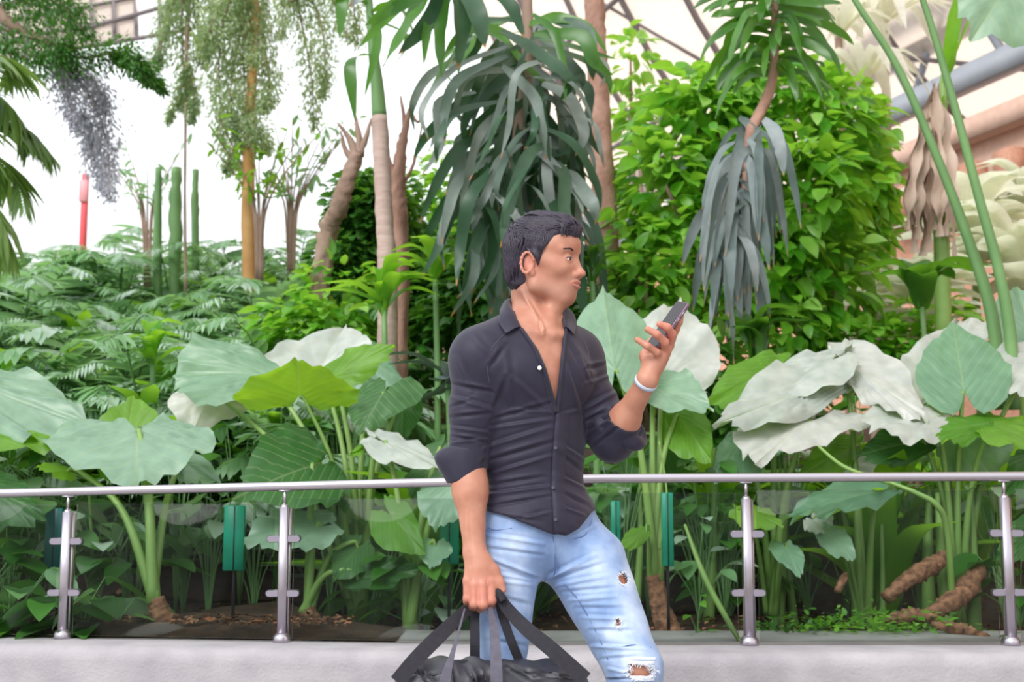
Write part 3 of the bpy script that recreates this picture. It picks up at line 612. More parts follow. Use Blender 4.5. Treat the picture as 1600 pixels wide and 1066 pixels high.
for i in range(34):
    Y = R.uniform(2.5, 4.2); px = R.uniform(560, 1640); x = (px-800)/FPX*(Y-CY)
    o = place_lance(2 if R.random() < .6 else 1, (x, Y, float(ground(x, Y))), R.uniform(0, 6), R.uniform(.8, 1.3), 'broad-leaved green plant growing on the soil behind the elephant ears', 'plants behind the elephant ears'); LB.append((px, o))
number(LA, 'bright green lance-leaved plant in the left thicket, %s from the left'); number(LB, 'broad-leaved plant on the soil behind the elephant ears, %s from the left')
# specific bright rosette left of the man
def rosette(px, py, Y, label, n, ln, w, mk, name='dracaena_plant', stemz=None, seed=1, spread=(.25, 1.3)):
    c = W(px, py, Y); rg = random.Random(seed); gz = float(ground(c[0], Y)); t = thing(name, (c[0], Y, gz), label, 'plant')
    for i in range(n):
        a = i*2.4+rg.uniform(-.3, .3); el = rg.uniform(*spread); l = ln*rg.uniform(.75, 1.1); d = np.array((math.cos(a), math.sin(a)*.8, 0))
        p0 = c+np.array((0, 0, rg.uniform(-.06, .06))); p1 = p0+d*math.cos(el)*l*.5+np.array((0, 0, math.sin(el)*l*.5)); p2 = p0+d*math.cos(el*.7)*l+np.array((0, 0, math.sin(el*.6)*l*.7))
        g = Geo(); strap(g, [p0, p1, p2], w, rnd=rg.random(), fold=.35, wprof=([0, .15, .45, .8, 1], [.4, .7, 1, .6, .02])); g.obj('leaf', MT[mk], t, uv=True)
    g = Geo(); tube(g, [(c[0], Y, gz-.05), lerp(np.array((c[0], Y, gz)), c, .5)+np.array((.02, 0, 0)), c], [.022, .018, .014], n=10, seg=8); g.obj('stem', MT['stalk'], t); return t
rosette(600, 480, 3.2, 'yellow-green broad-bladed dracaena left of the man above the elephant ears', 14, .40, .085, 'grass', seed=3)
rosette(680, 430, 3.4, 'upright bright green dracaena close behind the man on his left in the picture', 10, .36, .08, 'grass', seed=5, spread=(.7, 1.4))
rosette(925, 440, 3.3, 'upright green spiky plant right behind the face of the man', 12, .34, .05, 'drac_green', seed=8, spread=(.7, 1.45))
rosette(1180, 560, 3.0, 'dark green upright broad blades beneath the hanging grey leaves', 9, .48, .12, 'drac_green', seed=12, spread=(1.0, 1.5))
rosette(238, 560, 3.3, 'small bright green upright plant in front of the left thicket', 9, .30, .09, 'grass', seed=15, spread=(.6, 1.4))
rosette(1440, 470, 3.6, 'broad dark green banana-like plant at the foot of the crossing stalks', 9, .5, .17, 'drac_green', seed=21, spread=(.4, 1.2))
rosette(700, 600, 2.7, 'grey-green splayed plant behind the shoulder at the left of the man', 14, .38, .08, 'drac_grey', seed=25, spread=(-.3, .9))
# ---------------------------------------------------------------- dark undergrowth low behind the glass
def low_plant(px, py, Y, label, n, ls, mk, group=None, sprd=.16, seed=0):
    rg = np.random.default_rng(seed+int(px)+500); c = W(px, py, Y); gz = max(float(ground(c[0], Y)), KZ-.03); t = thing('broad_leaved_plant', (c[0], Y, gz), label, 'plant', group)
    g = Geo(); gs = Geo()
    for i in range(n):
        a = rg.uniform(0, 6.28); r = sprd*rg.uniform(.3, 1.1); e = np.array((c[0]+math.cos(a)*r, Y+math.sin(a)*r*.7, max(gz+.02, c[2]+rg.uniform(-.10, .14))))
        d = np.array([[math.cos(a), math.sin(a)-.5, rg.uniform(-.5, .25)]]); scatter(g, ovate(6, .52, .12, .25), e[None], d, ls*rg.uniform(.7, 1.2), jit=.25)
        tube(gs, [(c[0], Y, gz), (c[0]+math.cos(a)*r*.3, Y, (gz+e[2])/2), e], [.004, .003, .002], n=6, seg=5)
    g.obj('foliage', MT[mk], t, uv=True); gs.obj('stems', MT['stalk'], t); return t
LG = 'dark broad-leaved plants low behind the glass'; LL = 'dark green broad-leaved plant growing low behind the railing glass'
for i, (px, py, Y) in enumerate(((20, 930, 1.75), (60, 985, 1.7), (130, 950, 1.75), (180, 975, 1.75), (10, 860, 2.1), (60, 830, 2.2), (150, 850, 2.2), (215, 880, 2.2), (-40, 900, 1.9), (330, 800, 2.3), (290, 830, 2.5), (400, 820, 2.4), (30, 760, 2.4), (90, 700, 2.5), (520, 780, 2.3), (600, 860, 2.3), (580, 930, 2.2), (650, 920, 2.0), (700, 930, 2.2),
        (1100, 770, 2.3), (1130, 820, 2.3), (1090, 860, 2.2), (1200, 790, 2.5), (1260, 880, 2.6), (1320, 800, 2.6), (1400, 850, 2.6), (1430, 790, 2.6), (1560, 800, 2.4), (1590, 900, 2.2), (970, 760, 2.3), (980, 800, 2.6), (1140, 900, 2.5), (20, 700, 2.7), (440, 660, 2.8), (540, 650, 2.9), (380, 700, 2.9), (280, 760, 2.8), (200, 780, 2.9), (1010, 720, 2.7), (1230, 720, 2.9), (1350, 640, 2.9), (1490, 740, 2.9))):
    LC.append((px, low_plant(px, py, Y, LL, 14, R.uniform(.12, .18) if px > 260 else R.uniform(.17, .26), ('ivy', 'ivy', 'fern')[1 if i % 3 else 2], LG)))
number(LC, 'dark broad-leaved plant low behind the railing glass, %s from the left')
if 1: pass
low_plant(1090, 985, 1.72, 'small bright green sprouts right of the brown root beside the man', 8, .07, 'bush', sprd=.10)
# creeping ground cover on the right
for k, (px, py, Y, n, lab) in enumerate(((1330, 950, 1.85, 240, 'light green creeping ground cover in the middle of the right bay'), (1400, 945, 1.9, 200, 'bright variegated creeper spilling over the brown roots'), (1240, 965, 1.85, 200, 'dark low ground cover just right of the third visible post'), (1535, 968, 1.8, 200, 'small ground cover tuft at the foot of the rightmost post'), (1390, 975, 1.75, 90, 'trailing sprigs along the inner edge of the kerb'))):
    c = W(px, py, Y); gz = float(ground(c[0], Y)); g = Geo(); sp = .17
    P = np.stack([c[0]+NR.normal(0, sp*.7, n), Y+NR.normal(0, .09, n), gz+np.abs(NR.normal(0, .035, n))+.012], 1)
    D = NR.normal(0, 1, (n, 3)); D[:, 2] = np.abs(D[:, 2])*.5; scatter(g, ovate(3, .55, .1, .15), P, D, NR.uniform(.02, .045, n)); tag(g.obj('ground_cover', MT['bush' if k in (0, 1, 4) else 'ivy'], uv=True), lab, 'ground cover', kind='stuff')

# leaf litter on the soil
MT['litter'] = leafmat('leaf_litter', [(.05, .02, .01), (.16, .07, .03), (.34, .17, .09), (.45, .14, .07)], (.2, .08, .03), rough=.8, tw=.1)
n = 1500; X = NR.uniform(-2.6, 2.4, n); YY = NR.uniform(1.86, 3.1, n); Z = ground(X, YY)+.012; g = Geo(); D = NR.normal(0, 1, (n, 3)); D[:, 2] *= .2
scatter(g, ovate(2, .55, .2, .2), np.stack([X, YY, Z], 1), D, NR.uniform(.015, .055, n))
X = NR.uniform(-2.2, -.6, 500); T_ = NR.uniform(.1, .9, 500); D = NR.normal(0, 1, (500, 3)); D[:, 2] *= .2
scatter(g, ovate(2, .55, .2, .2), np.stack([X, 1.3+np.maximum(0, -X-.1)*.14+.05+T_*.45, np.full(500, KZ+.055)], 1), D, NR.uniform(.012, .04, 500))
tag(g.obj('leaf_litter', MT['litter'], uv=True), 'scattered brown dead leaf bits on the soil behind the glass', 'leaf litter', kind='stuff')
# ---------------------------------------------------------------- trees and palms
# pale trunk with green shaft
def trunk_tree(name, pts, rad, mk, label, cat='tree', bump=.04, n=40, rings=0):
    P = [W(*q) for q in pts]; P[0][2] = float(ground(P[0][0], P[0][1]))-.03
    t = thing(name, (P[0][0], P[0][1], P[0][2]), label, cat); g = Geo(); tube(g, P, rad, n=n, seg=14, bump=bump); g.obj('trunk', MT[mk], t); return t, P
t, P = trunk_tree('slender_tree', [(604, 800, 3.6), (606, 480, 3.6), (600, 330, 3.6), (593, 182, 3.6)], [.06, .055, .048, .045], 'bark_pink', 'slender tree with pinkish bark and green upper shaft left of the man')
g = Geo(); tube(g, [W(593, 184, 3.6), W(589, 130, 3.6), W(583, 80, 3.6), W(578, 20, 3.6), W(572, -60, 3.6)], [.043, .036, .028, .022, .018], n=24, seg=14); g.obj('green_shaft', MT['stalk'], t)
for k, (a, b, c2, w) in enumerate((((580, 85), (548, 100), (555, 190), .07), ((578, 20), (620, 10), (650, 60), .08), ((578, 10), (540, -10), (530, 60), .08), ((575, 0), (560, -40), (500, 20), .08), ((578, 30), (640, 60), (610, 110), .07), ((575, 20), (590, 60), (570, 150), .05))):
    g = Geo(); strap(g, [W(*a, 3.6), W(*b, 3.5), W(*c2, 3.45)], w, rnd=.3+.1*k, fold=.2); g.obj('leaf', MT['drac_green'], t, uv=True)
t, P = trunk_tree('dead_branch', [(628, 700, 3.9), (627, 400, 3.9), (622, 300, 3.9), (628, 230, 3.9), (640, 170, 3.9)], [.03, .045, .045, .03, .01], 'bark_red', 'dead forked brown stem close beside the pinkish trunk', 'tree', bump=.12)
for q, r2 in (([(620, 290), (605, 240), (598, 195)], .02), ([(628, 235), (632, 195), (626, 150)], .02), ([(640, 175), (655, 190), (668, 150)], .012), ([(624, 300), (648, 250), (662, 180)], .012)):
    g = Geo(); tube(g, [W(*p, 3.9) for p in q], [r2, r2*.7, r2*.25], n=10, seg=8, bump=.1); g.obj('branch', MT['bark_red'], t)
t, P = trunk_tree('leaning_tree', [(470, 620, 4.6), (505, 410, 4.5), (530, 320, 4.4), (558, 240, 4.4)], [.065, .06, .055, .04], 'bark', 'old leaning grey-brown trunk with a frayed top left of the pinkish trunk', bump=.14, n=50)
for q in ([(556, 245), (545, 215), (527, 192)], [(560, 242), (572, 215), (580, 185)], [(552, 250), (540, 235), (532, 205)], [(560, 240), (560, 210), (552, 170)]):
    g = Geo(); tube(g, [W(*p, 4.4) for p in q], [.03, .018, .006], n=10, seg=7, bump=.15); g.obj('branch', MT['bark'], t)
t, P = trunk_tree('tall_tree', [(950, 700, 4.6), (949, 420, 4.6), (941, 270, 4.6), (934, 120, 4.6), (928, -10, 4.6), (925, -120, 4.6)], [.085, .08, .075, .065, .066, .06], 'bark_red', 'tall tree with reddish flaky bark directly behind the man on the right', bump=.05, n=70)
t['label'] = 'tall straight reddish-barked trunk rising behind the head of the man'
# rounded ivy clump and bright leafy tree
bush('ivy_clump', 'dense dark green ivy clump behind the pinkish trunk', 'shrub', W(600, 345, 5.2), (.42, .42, .46), 2600, .075, 'ivy', base=(W(600, 345, 5.2)[0], 5.2, 1.1), w=.8, lumps=16)
bush('ivy_clump', 'lower dark green ivy mound at the foot of the leaning trunk', 'shrub', W(560, 430, 5.0), (.4, .3, .3), 1200, .075, 'ivy', base=(W(560, 430, 5.0)[0], 5.0, .9), w=.8, lumps=12)
def big_tree(label, blobs, mk, base, n, ls, name='leafy_tree', w=.55):
    base = W(*base); base[2] = float(ground(base[0], base[1]))-.05; t = thing(name, base, label, 'tree'); g = Geo(); gb = Geo()
    for (px, py, Y, rx, rz2) in blobs:
        c = W(px, py, Y); k = FPX/(Y-CY); rx, rz = rx/k, rz2/k; ry = (rx+rz)/2
        nn = int(n*rx*rz/.25); d = NR.normal(0, 1, (nn, 3)); d /= np.linalg.norm(d, axis=1)[:, None]; r = NR.uniform(.35, 1.0, (nn, 1))**.5
        Pp = c+d*r*np.array((rx, ry, rz))+NR.normal(0, .03, (nn, 3)); D = d*.9; D[:, 2] = D[:, 2]*.5-.35; D += NR.normal(0, .3, D.shape)
        scatter(g, ovate(5, w, .15, .22), Pp, D, ls*NR.uniform(.65, 1.25, nn), jit=.35)
        tube(gb, [base, lerp(base, c, .5)+NR.normal(0, .08, 3), c], [.05, .03, .012], n=12, seg=7)
    g.obj('foliage', MT[mk], t, uv=True); gb.obj('branches', MT['bark'], t); return t
big_tree('large rounded bright green leafy tree filling the right middle distance', [(1090, 200, 4.9, 100, 90), (1190, 150, 5.1, 110, 70), (1290, 190, 5.0, 85, 85), (1040, 290, 4.7, 75, 90), (1150, 290, 4.8, 95, 95), (1260, 300, 4.7, 95, 95), (1335, 290, 5.0, 60, 70), (1210, 400, 4.7, 90, 90), (1290, 430, 4.7, 70, 90), (1340, 340, 5.2, 50, 90), (1230, 500, 4.6, 80, 60), (1120, 160, 5.0, 70, 60), (1330, 200, 5.3, 50, 60), (1060, 390, 4.6, 80, 80)], 'bush', (1200, 800, 4.9), 620, .155)
big_tree('smaller green bush low behind the shoulder and phone', [(1010, 440, 4.3, 60, 55), (1060, 450, 4.4, 60, 60), (985, 380, 4.5, 40, 70), (1120, 480, 4.4, 60, 50)], 'bush', (1030, 760, 4.3), 620, .12)
big_tree('light green far bush seen between the trunk and the leafy tree', [(985, 90, 8.5, 30, 60), (1000, 180, 8.5, 40, 40)], 'bush', (990, 700, 8.5), 260, .16)
for i, (px, py, Y, rx, rz, n, m, lab) in enumerate(((520, 520, 4.4, .5, .4, 1100, 'bush', 'yellow-green leafy bush at the foot of the leaning trunk'), (690, 470, 5.0, .6, .6, 1500, 'ivy', 'dark bush far behind the man on his left'), (690, 330, 6.0, .5, .55, 900, 'bush', 'bright bush glimpsed left of the weeping dracaena'), (800, 500, 4.6, .7, .6, 1600, 'ivy', 'dark bush right behind the head and shoulders of the man'), (890, 560, 4.0, .5, .5, 1100, 'ivy', 'dark bush behind the upright pale leaf'), (970, 560, 4.6, .6, .5, 1200, 'bush', 'green bush behind the raised phone hand'), (1400, 560, 4.6, .6, .4, 1000, 'bush', 'green bush behind the folded pale leaf at the right'), (1120, 620, 3.9, .6, .4, 1000, 'ivy', 'low dark bush beneath the leafy tree'))):
    c = W(px, py, Y); bush('round_bush', lab, 'bush', c, (rx, .4, rz), n, .11, m, base=(c[0], Y, float(ground(c[0], Y))-.03), w=.55, lumps=12)
# ---------------------------------------------------------------- hanging strap-leaf plants
rw = random.Random(77)
def hanging(name, label, stem, rad, mkstem, leaves, mk, group=None):
    P = [W(*q) for q in stem]; t = thing(name, (P[0][0], P[0][1], P[0][2]), label, 'plant'); g = Geo(); tube(g, P, rad, n=30, seg=10, bump=.05); g.obj('stem', MT[mkstem], t)
    for pts, w, rn, m in leaves:
        g = Geo(); strap(g, pts, w, rnd=rn, n=18, fold=.22, wave=rw.uniform(0, .07), face=(rw.uniform(-1.3, 1.3), -1, rw.uniform(-.2, .8)), wprof=([0, .12, .35, .65, .88, 1], [.4, .7, 1, .85, .42, .03])); g.obj('leaf', MT[m], t, uv=True)
    return t
rg = random.Random(4); lv = []
Y0 = 3.3
for i in range(135):
    # attachment along the drooping branches, hanging mostly downward and outward
    h = rg.random()**1.15; ax = 825+rg.gauss(0, 26)+(-62*h if rg.random() < .5 else 32*h); ay = 20+h*330
    dx = rg.uniform(-1, 1); ln = rg.uniform(90, 215); sp = (70+60*(1-h))
    ex = ax+dx*sp*1.15+rg.gauss(0, 12); ey = ay+ln*(1-.4*abs(dx)*(1-h))
    if ex > 975: ex = 950+rg.uniform(-15, 25)
    yy = Y0+rg.uniform(-.3, .38); bw = rg.gauss(0, 11); mid = (lerp(ax, ex, rg.uniform(.35, .75)), lerp(ay, ey, rg.uniform(.18, .38))-12*abs(dx), yy-rg.uniform(0, .12))
    lv.append(([W(ax, ay, yy+.05), W(*mid), W(lerp(ax, ex, .88)+bw, lerp(ay, ey, .66), yy-rg.uniform(.02, .16)), W(ex-bw*.4, ey, yy-rg.uniform(0, .12))], rg.uniform(.038, .088), rg.random(), 'drac' if h > .12 or rg.random() < .5 else 'drac_green'))
for (a, b, c2, d) in (((825, 60), (880, 70), (930, 85), (962, 92)), ((828, 70), (900, 90), (945, 115), (955, 150)), ((820, 40), (870, 28), (920, 45), (950, 85)), ((815, 60), (760, 45), (720, 55), (690, 95)), ((818, 50), (740, 60), (700, 100), (660, 160)), ((780, 210), (720, 230), (680, 290), (655, 350)), ((780, 240), (720, 280), (700, 330), (690, 380)), ((780, 150), (725, 160), (668, 210), (645, 250))):
    lv.append(([W(*a, 3.35), W(*b, 3.2), W(*c2, 3.15), W(*d, 3.15)], .065, rg.random(), 'drac_green' if d[1] < 200 else 'drac'))
hanging('weeping_dracaena', 'dark weeping dracaena with long drooping strap leaves above the man', [(822, -60, 3.35), (824, 40, 3.35), (822, 120, 3.35), (808, 220, 3.35), (795, 330, 3.35), (790, 470, 3.35)], [.03, .03, .035, .03, .025, .02], 'bark', lv, 'drac')
# second hanging set low and back to fill the dark core
lv = []
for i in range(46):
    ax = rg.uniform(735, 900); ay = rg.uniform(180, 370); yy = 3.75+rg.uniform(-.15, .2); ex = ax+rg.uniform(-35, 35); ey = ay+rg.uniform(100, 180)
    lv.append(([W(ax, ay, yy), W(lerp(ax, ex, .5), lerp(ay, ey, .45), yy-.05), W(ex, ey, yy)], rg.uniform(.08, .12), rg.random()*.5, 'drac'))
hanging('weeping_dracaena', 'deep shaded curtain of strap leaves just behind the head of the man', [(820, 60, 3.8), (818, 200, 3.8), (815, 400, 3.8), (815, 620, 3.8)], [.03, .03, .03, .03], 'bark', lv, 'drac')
# top-left cluster of broad leaves over the pinkish tree
lv = []
for (a, b, c2, w, m) in (((690, -40), (650, 20), (598, 105), .12, 'drac_green'), ((700, -40), (720, 20), (715, 110), .12, 'drac'), ((690, -30), (640, -5), (570, 40), .10, 'drac_green'), ((705, -30), (690, 40), (690, 120), .09, 'drac_green'), ((700, -40), (670, 30), (622, 85), .10, 'drac'), ((715, -40), (745, 20), (758, 75), .11, 'drac'), ((695, -30), (668, 40), (662, 100), .06, 'drac_green'), ((690, -40), (620, 10), (560, 75), .07, 'drac_green'), ((720, -40), (790, 0), (820, 60), .08, 'drac'), ((685, -50), (600, -30), (545, 10), .1, 'drac_grey')):
    lv.append(([W(*a, 3.0), W(*b, 2.9), W(*c2, 2.9)], w, rg.random(), m))
hanging('broad_leaved_dracaena', 'cluster of broad green leaves hanging from the top edge left of the weeping dracaena', [(698, -60, 3.0), (696, -45, 3.0), (694, -30, 3.0)], [.03, .03, .02], 'stalk', lv, 'drac')
# right dracaena: crown, bending stem, grey dead leaves
lv = []
for i in range(74):
    a = i*2.4; ay = -25+150*((i % 23)/23); s = math.cos(a); dep = math.sin(a)*.3; ln = rg.uniform(75, 130)
    ax = 1208+ (ay-60)*.02; ex = ax+s*ln; up = rg.uniform(-14, 12)
    ey = ay+rg.uniform(15, 75)*(1 if ay > 20 else .6)
    lv.append(([W(ax, ay, 3.3), W(lerp(ax, ex, .5), ay+up, 3.3+dep*.5), W(lerp(ax, ex, .85), lerp(ay, ey, .5)+up*.4, 3.3+dep*.9), W(ex, ey, 3.3+dep)], rg.uniform(.045, .062), rg.random(), 'drac_green'))
for i in range(82):
    h = rg.random(); ax = 1180-45*h+rg.gauss(0, 12); ay = 180+h*215; dx = rg.uniform(-1, 1); ex = ax-8+dx*62*(1.1-h*.3)+rg.gauss(0, 8); ey = ay+rg.uniform(80, 185)
    yy = 3.1+rg.uniform(-.2, .2)
    lv.append(([W(ax, ay, yy+.05), W(lerp(ax, ex, .55), ay+20, yy-.03), W(lerp(ax, ex, .85), lerp(ay, ey, .6), yy-.05), W(ex, ey, yy-.03)], rg.uniform(.032, .072), rg.random(), 'drac_grey'))
hanging('leaning_dracaena', 'dracaena at upper right with a green crown, bent brown stem and hanging grey leaves', [(1215, -80, 3.3), (1212, 0, 3.3), (1210, 80, 3.3), (1206, 130, 3.25), (1188, 175, 3.2), (1172, 210, 3.15), (1165, 300, 3.15), (1160, 420, 3.2)], [.02, .022, .025, .027, .03, .028, .022, .015], 'bark_red', lv, 'drac')
# crossing green stalks at the right
def long_stalk(pts, rad, label):
    P = [W(*q) for q in pts]; g = Geo(); tube(g, P, rad, n=50, seg=12); o = g.obj('giant_leaf_stalk', MT['stalk']); tag(o, label, 'plant stalk')
long_stalk([(1300, -60, 2.6), (1342, 10, 2.6), (1405, 110, 2.6), (1470, 260, 2.6), (1515, 380, 2.6), (1550, 495, 2.6), (1565, 640, 2.6)], [.012, .015, .018, .021, .025, .03, .03], 'left one of the two long green stalks crossing the upper right')
long_stalk([(1420, -60, 2.5), (1452, 30, 2.5), (1490, 160, 2.5), (1530, 310, 2.5), (1560, 420, 2.5), (1578, 520, 2.5), (1585, 640, 2.5)], [.013, .016, .019, .022, .025, .028, .03], 'right one of the two long green stalks crossing the upper right')
t = thing('giant_leaf', W(1560, -10, 2.5), 'underside of a giant leaf hanging into the top right corner', 'leaf')
ear_leaf(t, (1600, -60, 2.5), (1530, 40, 2.3), (1500, -40, 2.5), (1720, 60, 2.4), mk='ear', cup=.04, name='blade')
g = Geo(); tube(g, [W(1600, -60, 2.5), W(1680, -80, 2.7), W(1760, 60, 2.9)], [.01, .014, .016], n=10, seg=8); g.obj('petiole', MT['stalk'], t)
# tan dead banana leaves hanging at the right
t = thing('dead_banana_leaves', W(1455, 150, 4.2), 'bundle of hanging dry tan leaves beside the crossing stalks at the right', 'dead leaves')
for i in range(16):
    x0 = 1462+rg.uniform(-10, 12); x1 = 1458+rg.uniform(-42, 30); g = Geo(); yy = 4.2+rg.uniform(-.12, .12)
    strap(g, [W(x0, 140+rg.uniform(-20, 40), yy), W(lerp(x0, x1, .6), 230, yy), W(x1, 300, yy-.05), W(x1+rg.uniform(-10, 10), rg.uniform(340, 415), yy)], rg.uniform(.05, .11), rnd=.5, n=20, wave=.25, fold=.6, face=(.3, -1, 0), wprof=([0, .2, .7, 1], [.3, .8, 1, .3])); g.obj('dry_leaf', MT['dry'], t)
rosette_y = 4.2
t = thing('banana_plant', (W(1470, 300, 4.3)[0], 4.3, .5), 'thin yellow-green banana shoot rising behind the dry leaves', 'plant')
g = Geo(); tube(g, [W(1475, 560, 4.3), W(1470, 300, 4.3), W(1474, 140, 4.3), W(1500, 20, 4.3), W(1515, -40, 4.3)], [.05, .045, .03, .02, .015], n=20, seg=10); g.obj('stem', MT['petiole'], t)
for a, b, c2, w in (((1476, 130), (1485, 60), (1498, -20), .10), ((1478, 130), (1500, 70), (1530, 0), .09), ((1474, 150), (1466, 220), (1476, 260), .05)):
    g = Geo(); strap(g, [W(*a, 4.25), W(*b, 4.2), W(*c2, 4.2)], w, rnd=.7); g.obj('leaf', MT['grass'], t, uv=True)
# foliage at the right and beyond, strong sunlight painted as near-white leaves
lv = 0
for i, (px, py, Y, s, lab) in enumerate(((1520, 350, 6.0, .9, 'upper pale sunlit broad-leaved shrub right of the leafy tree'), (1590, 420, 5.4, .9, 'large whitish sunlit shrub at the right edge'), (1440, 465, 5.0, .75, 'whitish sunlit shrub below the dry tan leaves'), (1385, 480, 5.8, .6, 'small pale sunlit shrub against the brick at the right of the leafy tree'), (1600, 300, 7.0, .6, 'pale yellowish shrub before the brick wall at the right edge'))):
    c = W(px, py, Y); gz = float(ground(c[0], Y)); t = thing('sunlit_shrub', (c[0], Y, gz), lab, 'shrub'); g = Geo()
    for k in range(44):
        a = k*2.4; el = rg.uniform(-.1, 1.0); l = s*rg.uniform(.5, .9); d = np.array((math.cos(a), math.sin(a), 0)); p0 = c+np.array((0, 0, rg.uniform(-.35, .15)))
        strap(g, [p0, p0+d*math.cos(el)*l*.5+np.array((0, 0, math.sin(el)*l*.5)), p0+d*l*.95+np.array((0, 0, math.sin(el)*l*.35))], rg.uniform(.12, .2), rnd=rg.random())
    g.obj('foliage', MT['sun_painted'], t, uv=True); g = Geo(); tube(g, [(c[0], Y, gz), c], [.04, .025], n=5, seg=7); g.obj('stem', MT['petiole'], t)
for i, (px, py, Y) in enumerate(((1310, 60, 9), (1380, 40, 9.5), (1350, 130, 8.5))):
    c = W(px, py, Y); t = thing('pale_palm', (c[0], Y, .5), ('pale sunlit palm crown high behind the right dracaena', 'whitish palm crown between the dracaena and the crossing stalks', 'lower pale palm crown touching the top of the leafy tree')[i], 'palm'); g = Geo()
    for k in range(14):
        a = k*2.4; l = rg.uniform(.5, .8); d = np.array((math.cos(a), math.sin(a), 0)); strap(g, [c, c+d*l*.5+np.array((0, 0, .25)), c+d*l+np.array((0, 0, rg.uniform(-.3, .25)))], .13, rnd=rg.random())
    g.obj('foliage', MT['sun_painted'], t, uv=True); g = Geo(); tube(g, [(c[0], Y, .5), c], [.06, .04], n=6, seg=7); g.obj('trunk', MT['bark'], t)  # crowns take the same leaf colour with sunlight painted in
# ---------------------------------------------------------------- feathery weeping trees upper left
def feather(g, pts, n, wd, ln, mat=0, lo=0, hi=1):
    Q = spline(pts, n); T, N, Bn = frames(Q); s = np.linspace(0, 1, n)
    off = NR.normal(0, 1, (n, 3)); off[:, 1] *= .6; w = wd*(.35+.65*np.sin(np.pi*np.clip(s*1.05, 0, 1)))[:, None]
    P = Q+off*w*.42; D = off*.5+T*.8+np.array((0, 0, -.5)); D += NR.normal(0, .35, D.shape)
    scatter(g, TN, P, D, ln*NR.uniform(.6, 1.4, n), rnd=NR.uniform(lo, hi, n))
def weep_tree(label, trunk, rad, mkt, feathers, Y, mk, lo=0, hi=1, dens=1.0, base=None):
    P = [W(*q, Y) for q in trunk]; t = thing('weeping_tree', (P[-1][0], Y, float(ground(P[-1][0], Y))), label, 'tree'); g = Geo(); tube(g, P, rad, n=30, seg=9, bump=.05); g.obj('trunk', MT[mkt], t)
    for pts, wd in feathers:
        g = Geo(); P = [W(*q, Y+R.uniform(-.25, .25)) for q in pts]; L = sum(np.linalg.norm(P[i+1]-P[i]) for i in range(len(P)-1)); k = FPX/(Y-CY)
        feather(g, P, int(1700*L*dens), wd/k, .034, lo=lo, hi=hi); tube(g, P, [.012, .004], n=14, seg=5, mat=1, caps=False)
        g.obj('hanging_branch', [MT[mk], MT['bark']], t)
    return t
weep_tree('thin orange-barked tree with long feathery branches in the upper left', [(398, -60), (395, 100), (390, 200), (388, 300), (390, 500)], [.035, .036, .045, .05, .055], 'bark_or',
    [([(380, -40), (350, 30), (342, 120), (350, 230)], 46), ([(385, -20), (372, 70), (360, 150), (372, 215)], 40), ([(395, -40), (412, 60), (420, 130), (412, 170)], 36), ([(395, 0), (380, 60), (384, 150), (395, 180)], 50), ([(390, -60), (360, -20), (330, 40), (322, 80)], 40), ([(392, -40), (405, 20), (398, 100)], 40), ([(388, 185), (405, 210), (420, 235)], 24), ([(388, 215), (365, 235), (355, 270)], 26)], 6.2, 'weep', .2, .95)
weep_tree('slim tree with dark feathery hanging sprays left of the orange-barked tree', [(300, -60), (292, 60), (290, 180), (289, 300), (290, 460)], [.02, .016, .012, .010, .014], 'bark',
    [([(300, -60), (285, 0), (286, 90), (292, 170)], 40), ([(300, -40), (262, 20), (250, 80), (246, 100)], 26), ([(296, -20), (310, 50), (318, 100)], 34), ([(280, -60), (270, 0), (258, 60)], 30), ([(296, 100), (280, 150), (262, 190)], 16), ([(294, 110), (303, 150), (300, 190)], 18), ([(300, -60), (330, 0), (350, 20)], 30)], 6.6, 'weep', 0, .45, dens=.75)
weep_tree('feathery grey-green tree with a drooping spray beside the leaning trunk', [(448, -60), (452, 0), (470, -20), (480, -60)], [.02, .02, .02, .02], 'bark',
    [([(455, -40), (470, 30), (485, 110), (492, 200)], 34), ([(470, -40), (500, 30), (508, 90), (505, 150)], 30), ([(455, -40), (445, 0), (440, 60)], 26), ([(490, -60), (520, 0), (545, 60)], 36), ([(500, -60), (545, -20), (560, 70)], 30)], 6.8, 'weep', .3, .8, dens=.8)
weep_tree('dark bushy tree filling the top left corner', [(-40, -80), (0, 20), (60, 60), (120, 80)], [.06, .04, .03, .015], 'bark',
    [([(-20, -20), (60, 10), (130, 20)], 60), ([(-20, 40), (60, 60), (110, 80)], 60), ([(20, -40), (90, 0), (140, 60)], 56), ([(60, 90), (140, 90), (190, 85), (240, 130)], 30), ([(0, 70), (60, 100), (120, 110)], 40), ([(180, 85), (215, 100), (255, 140)], 22)], 5.2, 'ivy', .2, 1, dens=1.5)
weep_tree('grey-purple drooping spray hanging below the dark tree on the left', [(60, 60), (90, 95), (110, 110)], [.02, .014, .010], 'bark',
    [([(85, 95), (120, 120), (150, 170), (168, 230), (172, 310)], 44), ([(95, 105), (105, 150), (120, 200)], 26), ([(110, 110), (150, 130), (165, 180)], 30), ([(130, 180), (150, 240), (165, 300)], 28)], 5.4, 'weep_grey', dens=1.0)
